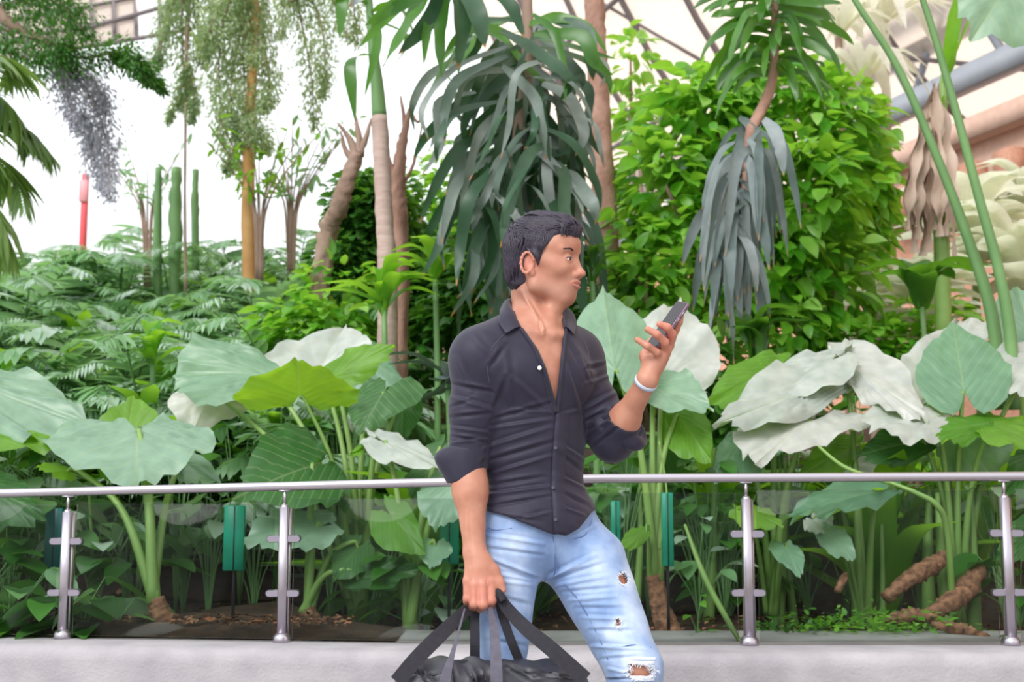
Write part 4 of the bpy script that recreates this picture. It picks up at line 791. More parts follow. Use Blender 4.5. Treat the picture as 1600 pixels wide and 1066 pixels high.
# palm fronds at the left edge
t = thing('palm', (W(-120, 300, 4.0)[0], 4.0, 1.0), 'palm with striped fronds reaching in from the left edge', 'palm')
for a in ([(-120, 170), (-40, 130), (20, 170), (55, 235)], [(-120, 230), (-30, 190), (40, 200), (92, 255)], [(-120, 150), (-40, 90), (10, 90), (38, 120)], [(-120, 250), (-40, 230), (20, 270), (40, 330)], [(-120, 270), (-50, 290), (0, 340), (10, 420)]):
    g = Geo(); frond(g, [W(*q, 4.0+R.uniform(-.3, .2)) for q in a], .34, .02, 44, ang=42, droopl=.35, rnd=R.uniform(.3, .9), tpl=ovate(4, .09, .1, .3)); g.obj('frond', MT['palm'], t)
g = Geo(); tube(g, [(W(-120, 300, 4.0)[0], 4.0, .8), W(-125, 400, 4.0), W(-120, 210, 4.0)], [.12, .11, .09], n=20, seg=12, bump=.08); g.obj('trunk', MT['bark'], t)
# cactus-like stems and bare stems against the sky
for px, p0, p1, w, lab in ((248, 262, 420, .035, 'tallest of the three stubby green stems standing against the white sky'), (276, 262, 420, .05, 'middle stubby grey-green stem standing against the white sky'), (306, 265, 400, .03, 'rightmost stubby dark stem standing against the white sky')):
    P = [W(px, p0, 7.0), W(px+R.uniform(-3, 3), (p0+p1)/2, 7), W(px+R.uniform(-5, 5), p1+60, 7)]; g = Geo(); tube(g, P, [w*.8, w, w], n=16, seg=9, bump=.12); tag(g.obj('stubby_stem', MT['stalk']), lab, 'plant stem')
t = thing('banner_post', (W(134, 330, 9)[0], 9, 1.9), 'slim red post standing in the far left thicket', 'post')
g = Geo(); p = W(134, 272, 9); q = W(134, 420, 9); box(g, ((p[0]), 9, (p[2]+q[2])/2), (.06, .06, p[2]-q[2]), bev=.01); g.obj('post', pmat('red_paint', (.8, .10, .12), rough=.5), t)
g = Geo(); box(g, (p[0], 8.96, p[2]-.18), (.085, .03, .22), bev=.01); g.obj('plate', pmat('pink_paint', (.85, .35, .38), rough=.5), t)
# thin bare twigs against the sky
def twig_tree(label, px, py0, Y, n, seed):
    rr = random.Random(seed); t = thing('twiggy_shrub', (W(px, py0, Y)[0], Y, float(ground(W(px, py0, Y)[0], Y))), label, 'shrub'); g = Geo(); gl = Geo()
    for i in range(n):
        a = rr.uniform(-1, 1); l = rr.uniform(60, 150); p = [(px+a*4, py0+110, Y), (px+a*10, py0, Y), (px+a*l*.35, py0-l*.5, Y+rr.uniform(-.2, .2)), (px+a*l*.8, py0-l, Y+rr.uniform(-.3, .3))]; P = [W(*q) for q in p]; tube(g, P, [.012, .009, .006, .003], n=14, seg=5)
        Q = spline(P, 14)[7:]; scatter(gl, TB, Q, NR.normal(0, 1, Q.shape)+np.array((0, 0, -.2)), .12)
    g.obj('twigs', MT['bark'], t); gl.obj('foliage', MT['grass' if seed % 2 else 'fern'], t)
twig_tree('twiggy shrub with small bright leaves around the orange trunk', 405, 330, 6.1, 12, 1)
twig_tree('sparse twiggy shrub against the sky left of the leaning trunk', 455, 330, 7.0, 12, 2)
twig_tree('sparse twiggy shrub rising near the stubby stems', 230, 340, 7.6, 8, 4)
# ---------------------------------------------------------------- signed-distance sculpting
class Prim:
    def __init__(s, fn, c, r, k=.02, op='u'): s.fn = fn; s.c = np.array(c, float); s.r = r; s.k = k; s.op = op
def cap(a, b, ra, rb=None, k=.02, op='u', flat=None, fr=1.0):
    a = np.array(a, float); b = np.array(b, float); rb = ra if rb is None else rb; ba = b-a; L2 = ba @ ba+1e-12
    fl = nrm(flat) if flat is not None else None
    def fn(P):
        q = P-a; h = np.clip(q @ ba/L2, 0, 1); e = q-h[:, None]*ba
        if fl is not None:
            c = e @ fl; e = e+np.outer(c*(1/fr-1), fl)
        return np.sqrt((e*e).sum(1))-(ra+(rb-ra)*h)
    return Prim(fn, (a+b)/2, np.sqrt(L2)/2+max(ra, rb), k, op)
def ell(c, rad, ax=None, k=.03, op='u'):
    c = np.array(c, float); rad = np.array(rad, float); A = np.eye(3) if ax is None else np.array([nrm(x) for x in ax])
    def fn(P):
        q = (P-c) @ A.T; k0 = np.sqrt(((q/rad)**2).sum(1)); k1 = np.sqrt(((q/rad**2)**2).sum(1))+1e-9
        return np.where(k0 < 1e-6, -rad.min(), k0*(k0-1)/k1)
    return Prim(fn, c, rad.max(), k, op)
def evalf(prims, P, c=None, R0=None):
    d = np.full(len(P), 1.0)
    for p in prims:
        if c is not None and np.linalg.norm(p.c-c) > p.r*1.25+R0+p.k+.012: continue
        e = p.fn(P); k = p.k
        if p.op == 'u':
            h = np.maximum(k-np.abs(d-e), 0)/k; d = np.minimum(d, e)-h*h*k*.25
        else:
            e = -e; h = np.maximum(k-np.abs(d-e), 0)/k; d = np.maximum(d, e)+h*h*k*.25
    return d
def isosurf(prims, h, B=10, smooth=1):
    lo = np.min([p.c-p.r*1.1 for p in prims if p.op == 'u'], 0)-3*h; hi = np.max([p.c+p.r*1.1 for p in prims if p.op == 'u'], 0)+3*h
    nb = np.ceil((hi-lo)/(h*B)).astype(int); gi = np.stack(np.meshgrid(*[np.arange(n) for n in nb], indexing='ij'), -1).reshape(-1, 3)
    C = lo+(gi+.5)*B*h; RB = B*h*.866; d = evalf(prims, C); act = gi[np.abs(d) < RB*1.9+.006]
    st = 4096; ax = np.arange(B+1); off = np.stack(np.meshgrid(ax, ax, ax, indexing='ij'), -1).reshape(-1, 3)
    KE, PE, SG, AX = [], [], [], []
    for b in act:
        base = b*B; P = lo+(base+off)*h; c = lo+(b+.5)*B*h; S = evalf(prims, P, c, RB).reshape(B+1, B+1, B+1)
        if S.min() > 0 or S.max() < 0: continue
        for a in range(3):
            s0 = [slice(0, B)]*3; s1 = [slice(0, B)]*3; s1[a] = slice(1, B+1); A0 = S[tuple(s0)]; A1 = S[tuple(s1)]
            m = (A0 < 0) != (A1 < 0); idx = np.argwhere(m)
            if not len(idx): continue
            t = A0[m]/(A0[m]-A1[m]); g0 = idx+base; p = g0.astype(float); p[:, a] += t
            KE.append(g0); PE.append(p); SG.append(A0[m] < 0); AX.append(np.full(len(idx), a))
    G = np.vstack(KE); Pp = np.vstack(PE); SG = np.concatenate(SG); AX = np.concatenate(AX)
    cells = np.zeros((len(G), 4, 3), int)
    for a in range(3):
        m = AX == a; u, v = [(1, 2), (2, 0), (0, 1)][a]
        for q, (du, dv) in enumerate(((0, 0), (-1, 0), (-1, -1), (0, -1))):
            cc = G[m].copy(); cc[:, u] += du; cc[:, v] += dv; cells[m, q] = cc
    key = ((cells[..., 0]+8)*st+(cells[..., 1]+8))*st+(cells[..., 2]+8)
    uq, inv = np.unique(key.ravel(), return_inverse=True); inv = inv.reshape(key.shape)
    V = np.zeros((len(uq), 3)); cn = np.zeros(len(uq))
    for q in range(4):
        np.add.at(V, inv[:, q], Pp); np.add.at(cn, inv[:, q], 1)
    V = lo+(V/cn[:, None])*h; F = inv.copy(); F[~SG] = F[~SG][:, ::-1]
    E = np.vstack([F[:, [0, 1]], F[:, [1, 2]], F[:, [2, 3]], F[:, [3, 0]]]); E = np.vstack([E, E[:, ::-1]])
    for _ in range(smooth):
        for lam in (.5, -.42):
            S = np.zeros_like(V); c = np.zeros(len(V)); np.add.at(S, E[:, 0], V[E[:, 1]]); np.add.at(c, E[:, 0], 1); V = V+lam*(S/c[:, None]-V)
    return V, F
def normals(V, F):
    n = np.cross(V[F[:, 2]]-V[F[:, 0]], V[F[:, 3]]-V[F[:, 1]]); N = np.zeros_like(V)
    for q in range(4): np.add.at(N, F[:, q], n)
    return N/(np.linalg.norm(N, axis=1)[:, None]+1e-12)
def compact(V, F, keep):
    F = F[keep[F].all(1)]; u, inv = np.unique(F.ravel(), return_inverse=True); return V[u], inv.reshape(F.shape), u
def strokes(V, N, S, px=None, py=None):
    """press folds into the cloth: each stroke runs along photo points and pushes the surface in or out"""
    if px is None: px, py = proj(V)
    S = [(a, b, c, d, w*.52, e*1.2) for a, b, c, d, w, e in S]; D = np.zeros(len(V)); front = np.clip(-N[:, 1]*2.2+.2, 0, 1)
    for (x0, y0_, x1, y1, w, dep) in S:
        dx, dy = x1-x0, y1-y0_; L = math.hypot(dx, dy); q = ((px-x0)*dx+(py-y0_)*dy)/L**2; qc = np.clip(q, 0, 1)
        dist = np.hypot(px-(x0+dx*qc), py-(y0_+dy*qc)); side = np.sign((px-x0)*dy-(py-y0_)*dx)
        m = np.exp(-(dist/w)**2)*np.sin(np.clip(qc, .04, .96)*np.pi)**.5
        D += dep*m-dep*.6*np.exp(-((dist-1.5*w)/w)**2)*(side > 0)*np.sin(np.clip(qc, .04, .96)*np.pi)**.5
    return V+N*(D*front)[:, None]
def add_thick(o, t, off=-1):
    s = o.modifiers.new('thickness', 'SOLIDIFY'); s.thickness = t; s.offset = off; return o
class MeshGeo(Geo): pass
def from_vf(name, V, F, mat, parent, attrs=None, **k):
    g = Geo(); g.add(V, F); o = g.obj(name, mat, parent, **k)
    if attrs:
        for n, a in attrs.items():
            at = o.data.attributes.new(n, 'FLOAT', 'POINT'); at.data.foreach_set('value', a)
    return o
# ---------------------------------------------------------------- the man
man = thing('person', (.04, 0, 0), 'man in an open dark navy shirt and torn light blue jeans looking at a phone', 'person')
HC = W(850, 409, .0)                                   # head centre at eye level
yaw = math.radians(22); f_ = np.array((math.cos(yaw), -math.sin(yaw), -.03)); f_ = nrm(f_)
s_ = nrm(np.cross(f_, (0, 0, 1)))*1.0                  # his right side, turned to the camera
if s_[1] > 0: s_ = -s_
u_ = nrm(np.cross(f_, s_)); u_ = u_ if u_[2] > 0 else -u_
HA = np.array([f_, s_, u_]); SC = 1.0
def H(f, s, u): return HC+(f_*f+s_*s+u_*u)*SC
hp = [ell(H(-.018, 0, .034), (.092, .070, .074), HA, k=.03), ell(H(.022, 0, .015), (.068, .062, .080), HA, k=.03),
      ell(H(.030, 0, -.040), (.057, .050, .066), HA, k=.03), ell(H(.055, 0, .045), (.038, .048, .032), HA, k=.03),
      ell(H(.052, 0, -.092), (.032, .027, .020), HA, k=.028), ell(H(.070, 0, -.099), (.014, .017, .011), HA, k=.018)]
for sg in (1, -1):
    hp += [cap(H(-.012, .052*sg, -.040), H(-.002, .050*sg, -.072), .017, .014, k=.025), cap(H(-.002, .050*sg, -.072), H(.058, .016*sg, -.100), .014, .014, k=.025),
           ell(H(.052, .040*sg, -.026), (.024, .018, .017), HA, k=.02), cap(H(.082, .012*sg, .022), H(.066, .046*sg, .022), .0075, .007, k=.014),
           cap(H(.0, .064*sg, .0), H(.045, .050*sg, -.012), .010, .010, k=.02)]
# eye sockets, nose, lips
for sg in (1, -1): hp += [ell(H(.092, .030*sg, .003), (.017, .018, .0125), HA, k=.014, op='s')]
hp += [cap(H(.080, 0, .014), H(.102, 0, -.030), .0085, .0085, k=.012), ell(H(.106, 0, -.036), (.0105, .0095, .0085), HA, k=.010), cap(H(.096, 0, -.042), H(.084, 0, -.047), .007, .009, k=.008)]
for sg in (1, -1): hp += [ell(H(.091, .0120*sg, -.040), (.013, .0070, .0078), HA, k=.006)]
for sg in (1, -1): hp += [ell(H(.098, .0065*sg, -.0480), (.006, .0035, .003), HA, k=.003, op='s')]
hp += [ell(H(.070, 0, -.066), (.023, .028, .024), HA, k=.02)]
def onhead(P, lift=0.0):
    P = np.array(P, float)
    for _ in range(10):
        d = evalf(hp, P); gr = np.stack([(evalf(hp, P+np.eye(3)[i]*1e-3)-d)/1e-3 for i in range(3)], 1); P = P-gr*((d-lift)/((gr*gr).sum(1)+1e-6)*.8)[:, None]
    return P
tt = np.linspace(-1, 1, 13); UL = onhead([H(.10, .0330*t, -.0595-.0035*t*t+(.0012*math.exp(-((abs(t)-.25)/.15)**2))) for t in tt], .0012); LLp = onhead([H(.10, .0290*t, -.0705+.0050*t*t) for t in tt], .0012); ML = onhead([H(.10, .0365*t, -.0650-.0006*t*t) for t in tt], .0050)
hp2 = []
for P_, r0, r1 in ((UL, .0032, .0012), (LLp, .0040, .0012)):
    for k in range(12): ra, rb = [lerp(r0, r1, abs(tt[k+j])**1.5) for j in (0, 1)]; hp2.append(cap(P_[k], P_[k+1], ra, rb, k=.005))
for k in range(12): hp2.append(cap(ML[k], ML[k+1], .0022, .0022, k=.003, op='s'))
hp += hp2
# eyelids: a skin-covered globe with a narrow slit
EYEC = {}
for sg in (1, -1):
    c = H(.0725, .030*sg, .0005); EYEC[sg] = c; hp.append(ell(c, (.0142, .0142, .0140), HA, k=.006))
    hp.append(ell(c+f_*.0125+s_*sg*.002-u_*.0016, (.0078, .0135, .0042), HA, k=.002, op='s'))
# ears
for sg in (1, -1):
    def E(a, r, o=.0): return H(-.012-.006*math.sin(a)*0+r*.58*math.cos(a)-.004, (.070+o+.008*(1-math.cos(a))*.5)*sg, -.016+r*math.sin(a))
    an = np.linspace(-1.9, 1.75+math.pi*.55, 12); pts = [E(math.pi-(a-.6), .0275 if a > -1 else .024, .006) for a in an]
    for a, b in zip(pts[:-1], pts[1:]): hp.append(cap(a, b, .0036, k=.004))
    hp.append(ell(H(-.015, .071*sg, -.016), (.015, .006, .024), HA, k=.005)); hp.append(ell(H(-.006, .071*sg, -.040), (.008, .0055, .010), HA, k=.006))
    hp.append(ell(H(-.010, .079*sg, -.014), (.007, .005, .012), HA, k=.005, op='s')); hp.append(ell(H(-.015, .080*sg, -.001), (.006, .003, .008), HA, k=.004, op='s'))
# neck and chest
TF = nrm((math.sin(math.radians(26)), -math.cos(math.radians(26)), 0)); TR = nrm((-math.cos(math.radians(26)), -math.sin(math.radians(26)), 0)); TU = np.array((0, 0, 1.0)); TA = np.array([TR, TF, TU])
nb = W(836, 505, .035); ne = W(830, 428, .028)
SHR = W(745, 562, -.075); SHL = W(903, 562, .085)
neck = [cap(nb, ne, .059, .056, k=.02), cap(W(818, 452, -.020), W(851, 514, -.048), .010, .009, k=.022), cap(W(862, 470, -.02), W(858, 512, -.06), .012, .008, k=.02), ell(W(872, 476, -.02), (.016, .016, .02), k=.02)]
def torso(e, skin=False):
    C = lambda px, py, y=0.0: W(px, py, y+.005)
    L = [ell(C(829, 600), (.150+e, .104+e, .175), TA, k=.05), ell(C(829, 545), (.150+e, .085+e, .090), TA, k=.05),
         ell(C(835, 705), (.131+e, .096+e, .150), TA, k=.06), ell(C(838, 800), (.142+e, .105+e, .120), TA, k=.05)]
    for sg in (1, -1):
        L.append(ell(C(829, 592)+TR*.068*sg+TF*.070, (.072+e*.5, .035+e, .058), TA, k=.045))
    L += [cap(nb+np.array((0, 0, -.022)), SHR+np.array((.02, 0, .012)), .050+e*.6, .046+e, k=.05), cap(nb+np.array((0, 0, -.022)), SHL+np.array((-.02, 0, .008)), .050+e*.6, .046+e, k=.05)]
    L += [ell(SHR, (.058+e, .062+e, .068+e), k=.05), ell(SHL, (.056+e, .060+e, .066+e), k=.05)]
    return L
ELR = W(731, 716, -.085); WRR = W(742, 866, -.125); ELL = W(957, 690, .035); WRL = W(1011, 594, -.115)
body = hp+neck+torso(-.006)+[cap(SHR, ELR, .048, .038, k=.03), cap(ELR, lerp(ELR, WRR, .35), .040, .040, k=.03), cap(lerp(ELR, WRR, .3), WRR, .040, .026, k=.03, flat=(0, 1, 0), fr=.9),
    cap(SHL, ELL, .046, .038, k=.03), cap(ELL, lerp(ELL, WRL, .35), .037, .038, k=.03), cap(lerp(ELL, WRL, .3), WRL, .037, .0245, k=.03, flat=(.4, 1, 0), fr=.9)]
# collar bones and chest line
body += [cap(W(842, 520, -.08), W(790, 512, -.06), .007, .006, k=.02), cap(W(864, 524, -.070), W(882, 524, -.04), .006, .005, k=.02)]
body += [cap(W(862, 530, -.115), W(868, 640, -.125), .004, .004, k=.02, op='s')]
# right hand round the straps
def chain(pts, rs, k=.006):
    return [cap(a, b, ra, rb, k=k) for a, b, ra, rb in zip(pts[:-1], pts[1:], rs[:-1], rs[1:])]
kn = [W(767, 909, -.150), W(754, 914, -.158), W(741, 914, -.156), W(730, 908, -.148)]
hand = [ell(W(751, 889, -.140), (.030, .018, .040), k=.02), cap(WRR, W(748, 890, -.14), .025, .026, k=.02, flat=(0, 1, 0), fr=.75)]
for i, q in enumerate(kn):
    hand.append(cap(lerp(WRR, q, .25), q, .012, .0112, k=.014))
tips = [(W(768, 939, -.158), W(764, 946, -.125), W(762, 930, -.108)), (W(755, 945, -.168), W(751, 950, -.130), W(752, 931, -.112)), (W(741, 944, -.166), W(739, 948, -.130), W(741, 930, -.112)), (W(730, 936, -.156), W(730, 940, -.128), W(733, 925, -.112))]
for q, tp, r in zip(kn, tips, (.0118, .0120, .0112, .0100)): hand += chain([q, *tp], [r*1.03, r, r*.95, r*.85], k=.005)
hand += chain([W(757, 876, -.135), W(771, 892, -.140), W(780, 910, -.146), W(785, 922, -.150)], [.017, .0145, .0115, .0098], k=.010)
# left hand round the phone
WL = WRL
pk = [W(1049, 531, -.085), W(1046, 540, -.100), W(1039, 549, -.112), W(1030, 559, -.118)]
hand2 = [ell(W(1026, 566, -.10), (.022, .030, .036), [(.75, 0, -.65), (0, 1, 0), (.65, 0, .75)], k=.018), cap(WL, W(1020, 572, -.10), .0235, .024, k=.02)]
for q in pk: hand2.append(cap(lerp(WL, q, .3), q, .0125, .0110, k=.014))
ch = [[pk[0], W(1056, 514, -.100), W(1061, 503, -.112), W(1064, 493, -.118)], [pk[1], W(1050, 522, -.132), W(1043, 512, -.150), W(1031, 507, -.152)],
      [pk[2], W(1039, 535, -.142), W(1027, 523, -.160), W(1012, 515, -.158)], [pk[3], W(1026, 551, -.145), W(1012, 541, -.158), W(996, 531, -.152)]]
for c3, r in zip(ch, (.0100, .0108, .0104, .0095)): hand2 += chain(c3, [r*1.05, r, r*.92, r*.80], k=.005)
hand2 += chain([W(1012, 575, -.085), W(1008, 556, -.065), W(1014, 540, -.050), W(1024, 526, -.045)], [.016, .0135, .0115, .0095], k=.010)
hand2 += [ell(W(1014, 571, -.10), (.014, .022, .026), k=.015)]
body += hand+hand2
# legs
HPR = W(790, 868, -.02); KNR = W(774, 1115, -.06); ANR = W(790, 1345, .03); HPL = W(916, 882, .03); KNL = W(991, 1046, -.10); ANL = W(1003, 1290, .02)
ANR[2] = .09; ANL[2] = .09
def legs(e):
    return [cap(HPR, KNR, .080+e, .049+e, k=.04), cap(KNR, lerp(KNR, ANR, .35)+np.array((0, .02, 0)), .053+e, .054+e, k=.03), cap(lerp(KNR, ANR, .35)+np.array((0, .02, 0)), ANR, .052+e, .036+e, k=.03),
            cap(HPL, KNL, .096+e, .058+e, k=.04), cap(KNL, lerp(KNL, ANL, .35)+np.array((0, .02, 0)), .054+e, .054+e, k=.03), cap(lerp(KNL, ANL, .35)+np.array((0, .02, 0)), ANL, .052+e, .036+e, k=.03)]
body += [ell(W(840, 830, .02), (.138, .10, .11), TA, k=.05)]+legs(-.001)
V, F = isosurf(body, .0021, smooth=2)
q = (V-HC) @ HA.T
lips = np.clip(1-np.hypot((q[:, 1])/.031, (q[:, 2]+.0655)/.0095), 0, 1)*(q[:, 0] > .07)*3
stub = np.clip((.5*np.exp(-((q[:, 2]+.088)/.024)**2)+.4*np.exp(-((q[:, 2]+.050)/.006)**2)*(q[:, 0] > .07))*(q[:, 2] > -.125)*(np.abs(q[:, 0]-.03) < .09)*(np.abs(q[:, 1]) < .07), 0, 1)
red = np.zeros(len(V)); 
for c, r, am in ((W(1040, 520, -.14), .045, .8), (W(754, 930, -.15), .05, .8), (H(-.015, .075, -.016), .03, .6), (H(.108, 0, -.036), .018, .25)): red += am*np.exp(-(np.linalg.norm(V-c, axis=1)/r)**2)
m, nt, out = new_mat('skin'); b = nt.nodes.new('ShaderNodeBsdfPrincipled'); nt.links.new(b.outputs[0], out.inputs[0]); b.inputs['Roughness'].default_value = .48
b.inputs['Subsurface Weight'].default_value = .18; b.inputs['Subsurface Radius'].default_value = (.010, .004, .002); b.inputs['Subsurface Scale'].default_value = 1.0
prev = None; tc = nt.nodes.new('ShaderNodeTexCoord'); nz = nt.nodes.new('ShaderNodeTexNoise'); nz.inputs['Scale'].default_value = 22; nt.links.new(tc.outputs['Object'], nz.inputs[0])
prev = ramp(nt, [(.3, (.43, .175, .11)), (.7, (.53, .25, .165))], nz.outputs[0])
for an, colr, fac in (('red', (.62, .20, .15), .75), ('lips', (.50, .17, .14), .8), ('stub', (.26, .16, .13), .55)):
    at = nt.nodes.new('ShaderNodeAttribute'); at.attribute_name = an; mm = nt.nodes.new('ShaderNodeMath'); mm.operation = 'MULTIPLY'; mm.use_clamp = True; mm.inputs[1].default_value = fac; nt.links.new(at.outputs['Fac'], mm.inputs[0])
    mx = nt.nodes.new('ShaderNodeMix'); mx.data_type = 'RGBA'; nt.links.new(mm.outputs[0], mx.inputs[0]); nt.links.new(prev, mx.inputs[6]); mx.inputs[7].default_value = (*colr, 1); prev = mx.outputs[2]
nt.links.new(prev, b.inputs['Base Color']); MT['skin'] = m
N = normals(V, F); V = strokes(V, N, [(734, 885, 736, 910, 3, .0010), (748, 908, 748, 918, 2.0, -.0012), (760, 906, 761, 916, 2.0, -.0012), (736, 906, 736, 914, 2.0, -.0010), (728, 800, 733, 860, 5, .0015), (815, 455, 850, 515, 6, .003), (842, 500, 846, 520, 5, -.003)])
body_o = from_vf('body', V, F, MT['skin'], man, dict(lips=np.clip(lips, 0, 1), stub=stub, red=np.clip(red, 0, 1)))
# eyes, brows, lashes
MT['eye_white'] = pmat('eye_white', (.78, .74, .72), rough=.15); MT['iris'] = pmat('dark_iris', (.035, .018, .012), rough=.1); MT['hair'] = pmat('dark_hair', (.010, .007, .013), (.040, .028, .055), scale=60, rough=.45, spec=.5)
for sg in (1, -1):
    c = EYEC[sg]; g = Geo(); ld = nrm(f_*1.0+s_*(-.05)+u_*(-.22)); nring, ns_ = 14, 20; T1 = nrm(np.cross(ld, (0, 0, 1))); T2 = np.cross(ld, T1)
    PV = []; th = np.linspace(0, math.pi, nring)
    for a in th: PV += [c+.0129*(ld*math.cos(a)+(T1*math.cos(p)+T2*math.sin(p))*math.sin(a)) for p in np.linspace(0, 2*math.pi, ns_, endpoint=False)]
    FF = grid_faces(nring, ns_, True); g.add(PV, FF); g.M[-1][:ns_*2] = 1; eye = g.obj('eye', [MT['eye_white'], MT['iris']], man)
    g = Geo()
    def onface(P, lift=.0006):
        P = np.array(P)
        for _ in range(8):
            d = evalf(hp, P); gr = np.stack([(evalf(hp, P+np.eye(3)[i]*1e-3)-d)/1e-3 for i in range(3)], 1); P = P-gr*((d-lift)/((gr*gr).sum(1)+1e-6)*.8)[:, None]
        return P
    A0 = []
    for kk in range(56):
        t = kk/55*1.4-.4; A0.append(H(.090-.018*abs(t)**2, (.032+.018*t)*sg, .0235-.0035*(t-.25)**2+NR.uniform(-.0020, .0014)*(1-.5*max(0, t))))
    A0 = onface(A0); A1 = onface(A0+(s_*sg*.9+u_*.25)*.0045, .0012); A2 = onface(A0+(s_*sg+u_*.1)*.0085, .0006)
    for p0, p1, p2 in zip(A0, A1, A2): tube(g, [p0, p1, p2], [.0005, .0005, .0002], n=0, seg=4)
    g.obj('eyebrow', MT['hair'], man)
    g = Geo(); LP = [c+f_*(.0142*math.cos(t*1.1))+s_*sg*(.0142*math.sin(t*1.1)+.001)+u_*(.0022*(1-t*t)-.0005) for t in np.linspace(-1, 1, 9)]
    tube(g, LP, .0009, n=20, seg=5); g.obj('eyelashes', MT['hair'], man)
# hair: cap plus combed locks
rh = random.Random(9)
def scalp(t, a):   # t: 0 front hairline .. 1 nape ; a: side angle -1..1 ; on the skull
    th = lerp(math.radians(28), math.radians(205), t); ph = a*math.radians(88)
    d = np.array((math.cos(th)*math.cos(ph), math.sin(ph), math.sin(th)*math.cos(ph)))
    return d
hairp = [ell(H(-.018, 0, .050), (.091, .0755, .078), HA, k=.02), ell(H(-.046, 0, .000), (.060, .069, .075), HA, k=.02), ell(H(-.054, 0, -.045), (.042, .055, .045), HA, k=.02), ell(H(.044, 0, .078), (.050, .052, .036), HA, k=.03), ell(H(.064, .004, .080), (.038, .042, .025), HA, k=.02),
         ell(H(.004, .064, .024), (.032, .018, .040), HA, k=.012), ell(H(.004, -.064, .024), (.032, .018, .040), HA, k=.012), cap(H(.006, .070, .010), H(.008, .069, -.020), .012, .004, k=.01), cap(H(.006, -.070, .010), H(.008, -.069, -.020), .012, .004, k=.01)]
hairp += [ell(H(-.012, .080, -.018), (.020, .022, .026), HA, k=.006, op='s'), ell(H(-.012, -.080, -.018), (.020, .022, .026), HA, k=.006, op='s'), ell(H(.088, 0, .008), (.052, .075, .046), HA, k=.012, op='s'), ell(H(.050, .060, -.010), (.034, .030, .050), HA, k=.01, op='s'), ell(H(.050, -.060, -.010), (.034, .030, .050), HA, k=.01, op='s')]
V, F = isosurf(hairp, .0022, smooth=2); N = normals(V, F); q = (V-HC) @ HA.T
ph = np.arctan2(q[:, 2]-.03, q[:, 0]+.02); comb = np.sin(q[:, 1]*520+5*ph+3*np.sin(q[:, 0]*40))*.0010+np.sin(q[:, 1]*150+q[:, 2]*60+ph*4)*.0022+np.sin(q[:, 0]*60+q[:, 1]*75+1)*.002
V = V+N*(comb*.55)[:, None]; hg = Geo(); hg.add(V, F)
def hgrad(P):
    d = evalf(hairp, P); return d, np.stack([(evalf(hairp, P+np.eye(3)[i]*1e-3)-d)/1e-3 for i in range(3)], 1)
def hproj(P, lift=0.0):
    for _ in range(3):
        d, gr = hgrad(P); P = P-gr*((d-lift)/((gr*gr).sum(1)+1e-6)*.9)[:, None]
    return P
ns_h = 2600; a = NR.uniform(-1, 1, ns_h); th = NR.uniform(math.radians(25), math.radians(235), ns_h)
P0 = HC+np.outer(-.02+.095*np.cos(th)*np.cos(a*1.35), f_)+np.outer(.078*np.sin(a*1.35), s_)+np.outer(.045+.085*np.sin(th)*np.cos(a*1.0), u_)
Lh = NR.uniform(.030, .065, ns_h); P = hproj(P0, .0005); CH = [P]; wob = NR.normal(0, .16, (ns_h, 3))
for k in range(6):
    q = (P-HC) @ HA.T; top = np.clip((q[:, 2]-.03)/.05, 0, 1)[:, None]; back = np.clip((-.03-q[:, 0])/.04, 0, 1)[:, None]
    sd = np.sign(q[:, 1])[:, None]
    dv = top*(f_*(.9)+s_*.30+u_*.0)*(1-back)+back*(-u_*.8-f_*.1+top*f_*.8)+(1-top)*(1-back)*(-u_*.75-f_*.55)
    dv = dv+wob; dv /= np.linalg.norm(dv, axis=1)[:, None]
    P = hproj(P+dv*(Lh/6)[:, None], .0006+.0022*math.sin(math.pi*(k+1)/6.5)); CH.append(P)
CH = np.stack(CH, 1); q = (CH-HC) @ HA.T
bad = ((np.abs(q[..., 1]) > .05) & (q[..., 2] < .010) & (q[..., 2] > -.05) & (q[..., 0] > -.032) & (q[..., 0] < .01)).any(1) | ((q[..., 0] > .045) & (q[..., 2] < .052)).any(1) | ((q[..., 2] < -.02) & (q[..., 0] > -.02)).any(1) | ((q[..., 0] > .02) & (q[..., 2] < .020)).any(1) | (q[..., 2] < -.085).any(1)
for c in CH[~bad]: tube(hg, c, [.0006, .0016, .0019, .0015, .0003], n=0, seg=4, rnd=rh.random(), caps=False)
for i in range(260):  # quiff swept forward over the forehead
    a = rh.uniform(-1, 1); p0 = H(.030+rh.uniform(-.03, .01), .050*a, .112-.014*abs(a)); p1 = H(.080-.014*abs(a)+rh.uniform(-.004, .004), .052*a+.004, .105-.014*abs(a)+rh.uniform(-.006, .006)); p2 = H(.099-.026*abs(a)+rh.uniform(-.009, .003), .054*a+.010, .066-.006*abs(a)+rh.uniform(-.008, .010))
    tube(hg, [p0, p1, p2], [.001, .0022, .0004], n=9, seg=4, caps=False)
for i in range(300):  # wavy longer locks on the crown, swept to the front
    a = rh.uniform(-1, 1); x0 = rh.uniform(-.07, .03); sgn = rh.uniform(-1, 1)
    c4 = np.array([H(x0+.020*k, .060*a+.006*k+.003*math.sin(k*1.3+sgn*3), .150) for k in range(5)]); c4 = HC+(c4-HC)*1.0
    c4 = hproj(hproj(c4, .001), .001); up_ = np.array([c-HC for c in c4]); up_ /= np.linalg.norm(up_, axis=1)[:, None]; c4 = c4+up_*(np.array([0, .6, 1, .9, .3])*rh.uniform(.001, .0065))[:, None]
    q = (c4-HC) @ HA.T
    if (q[:, 2] < .045).any(): continue
    tube(hg, c4, [.0006, .0024, .0030, .0022, .0004], n=10, seg=5, caps=False)
SP = []
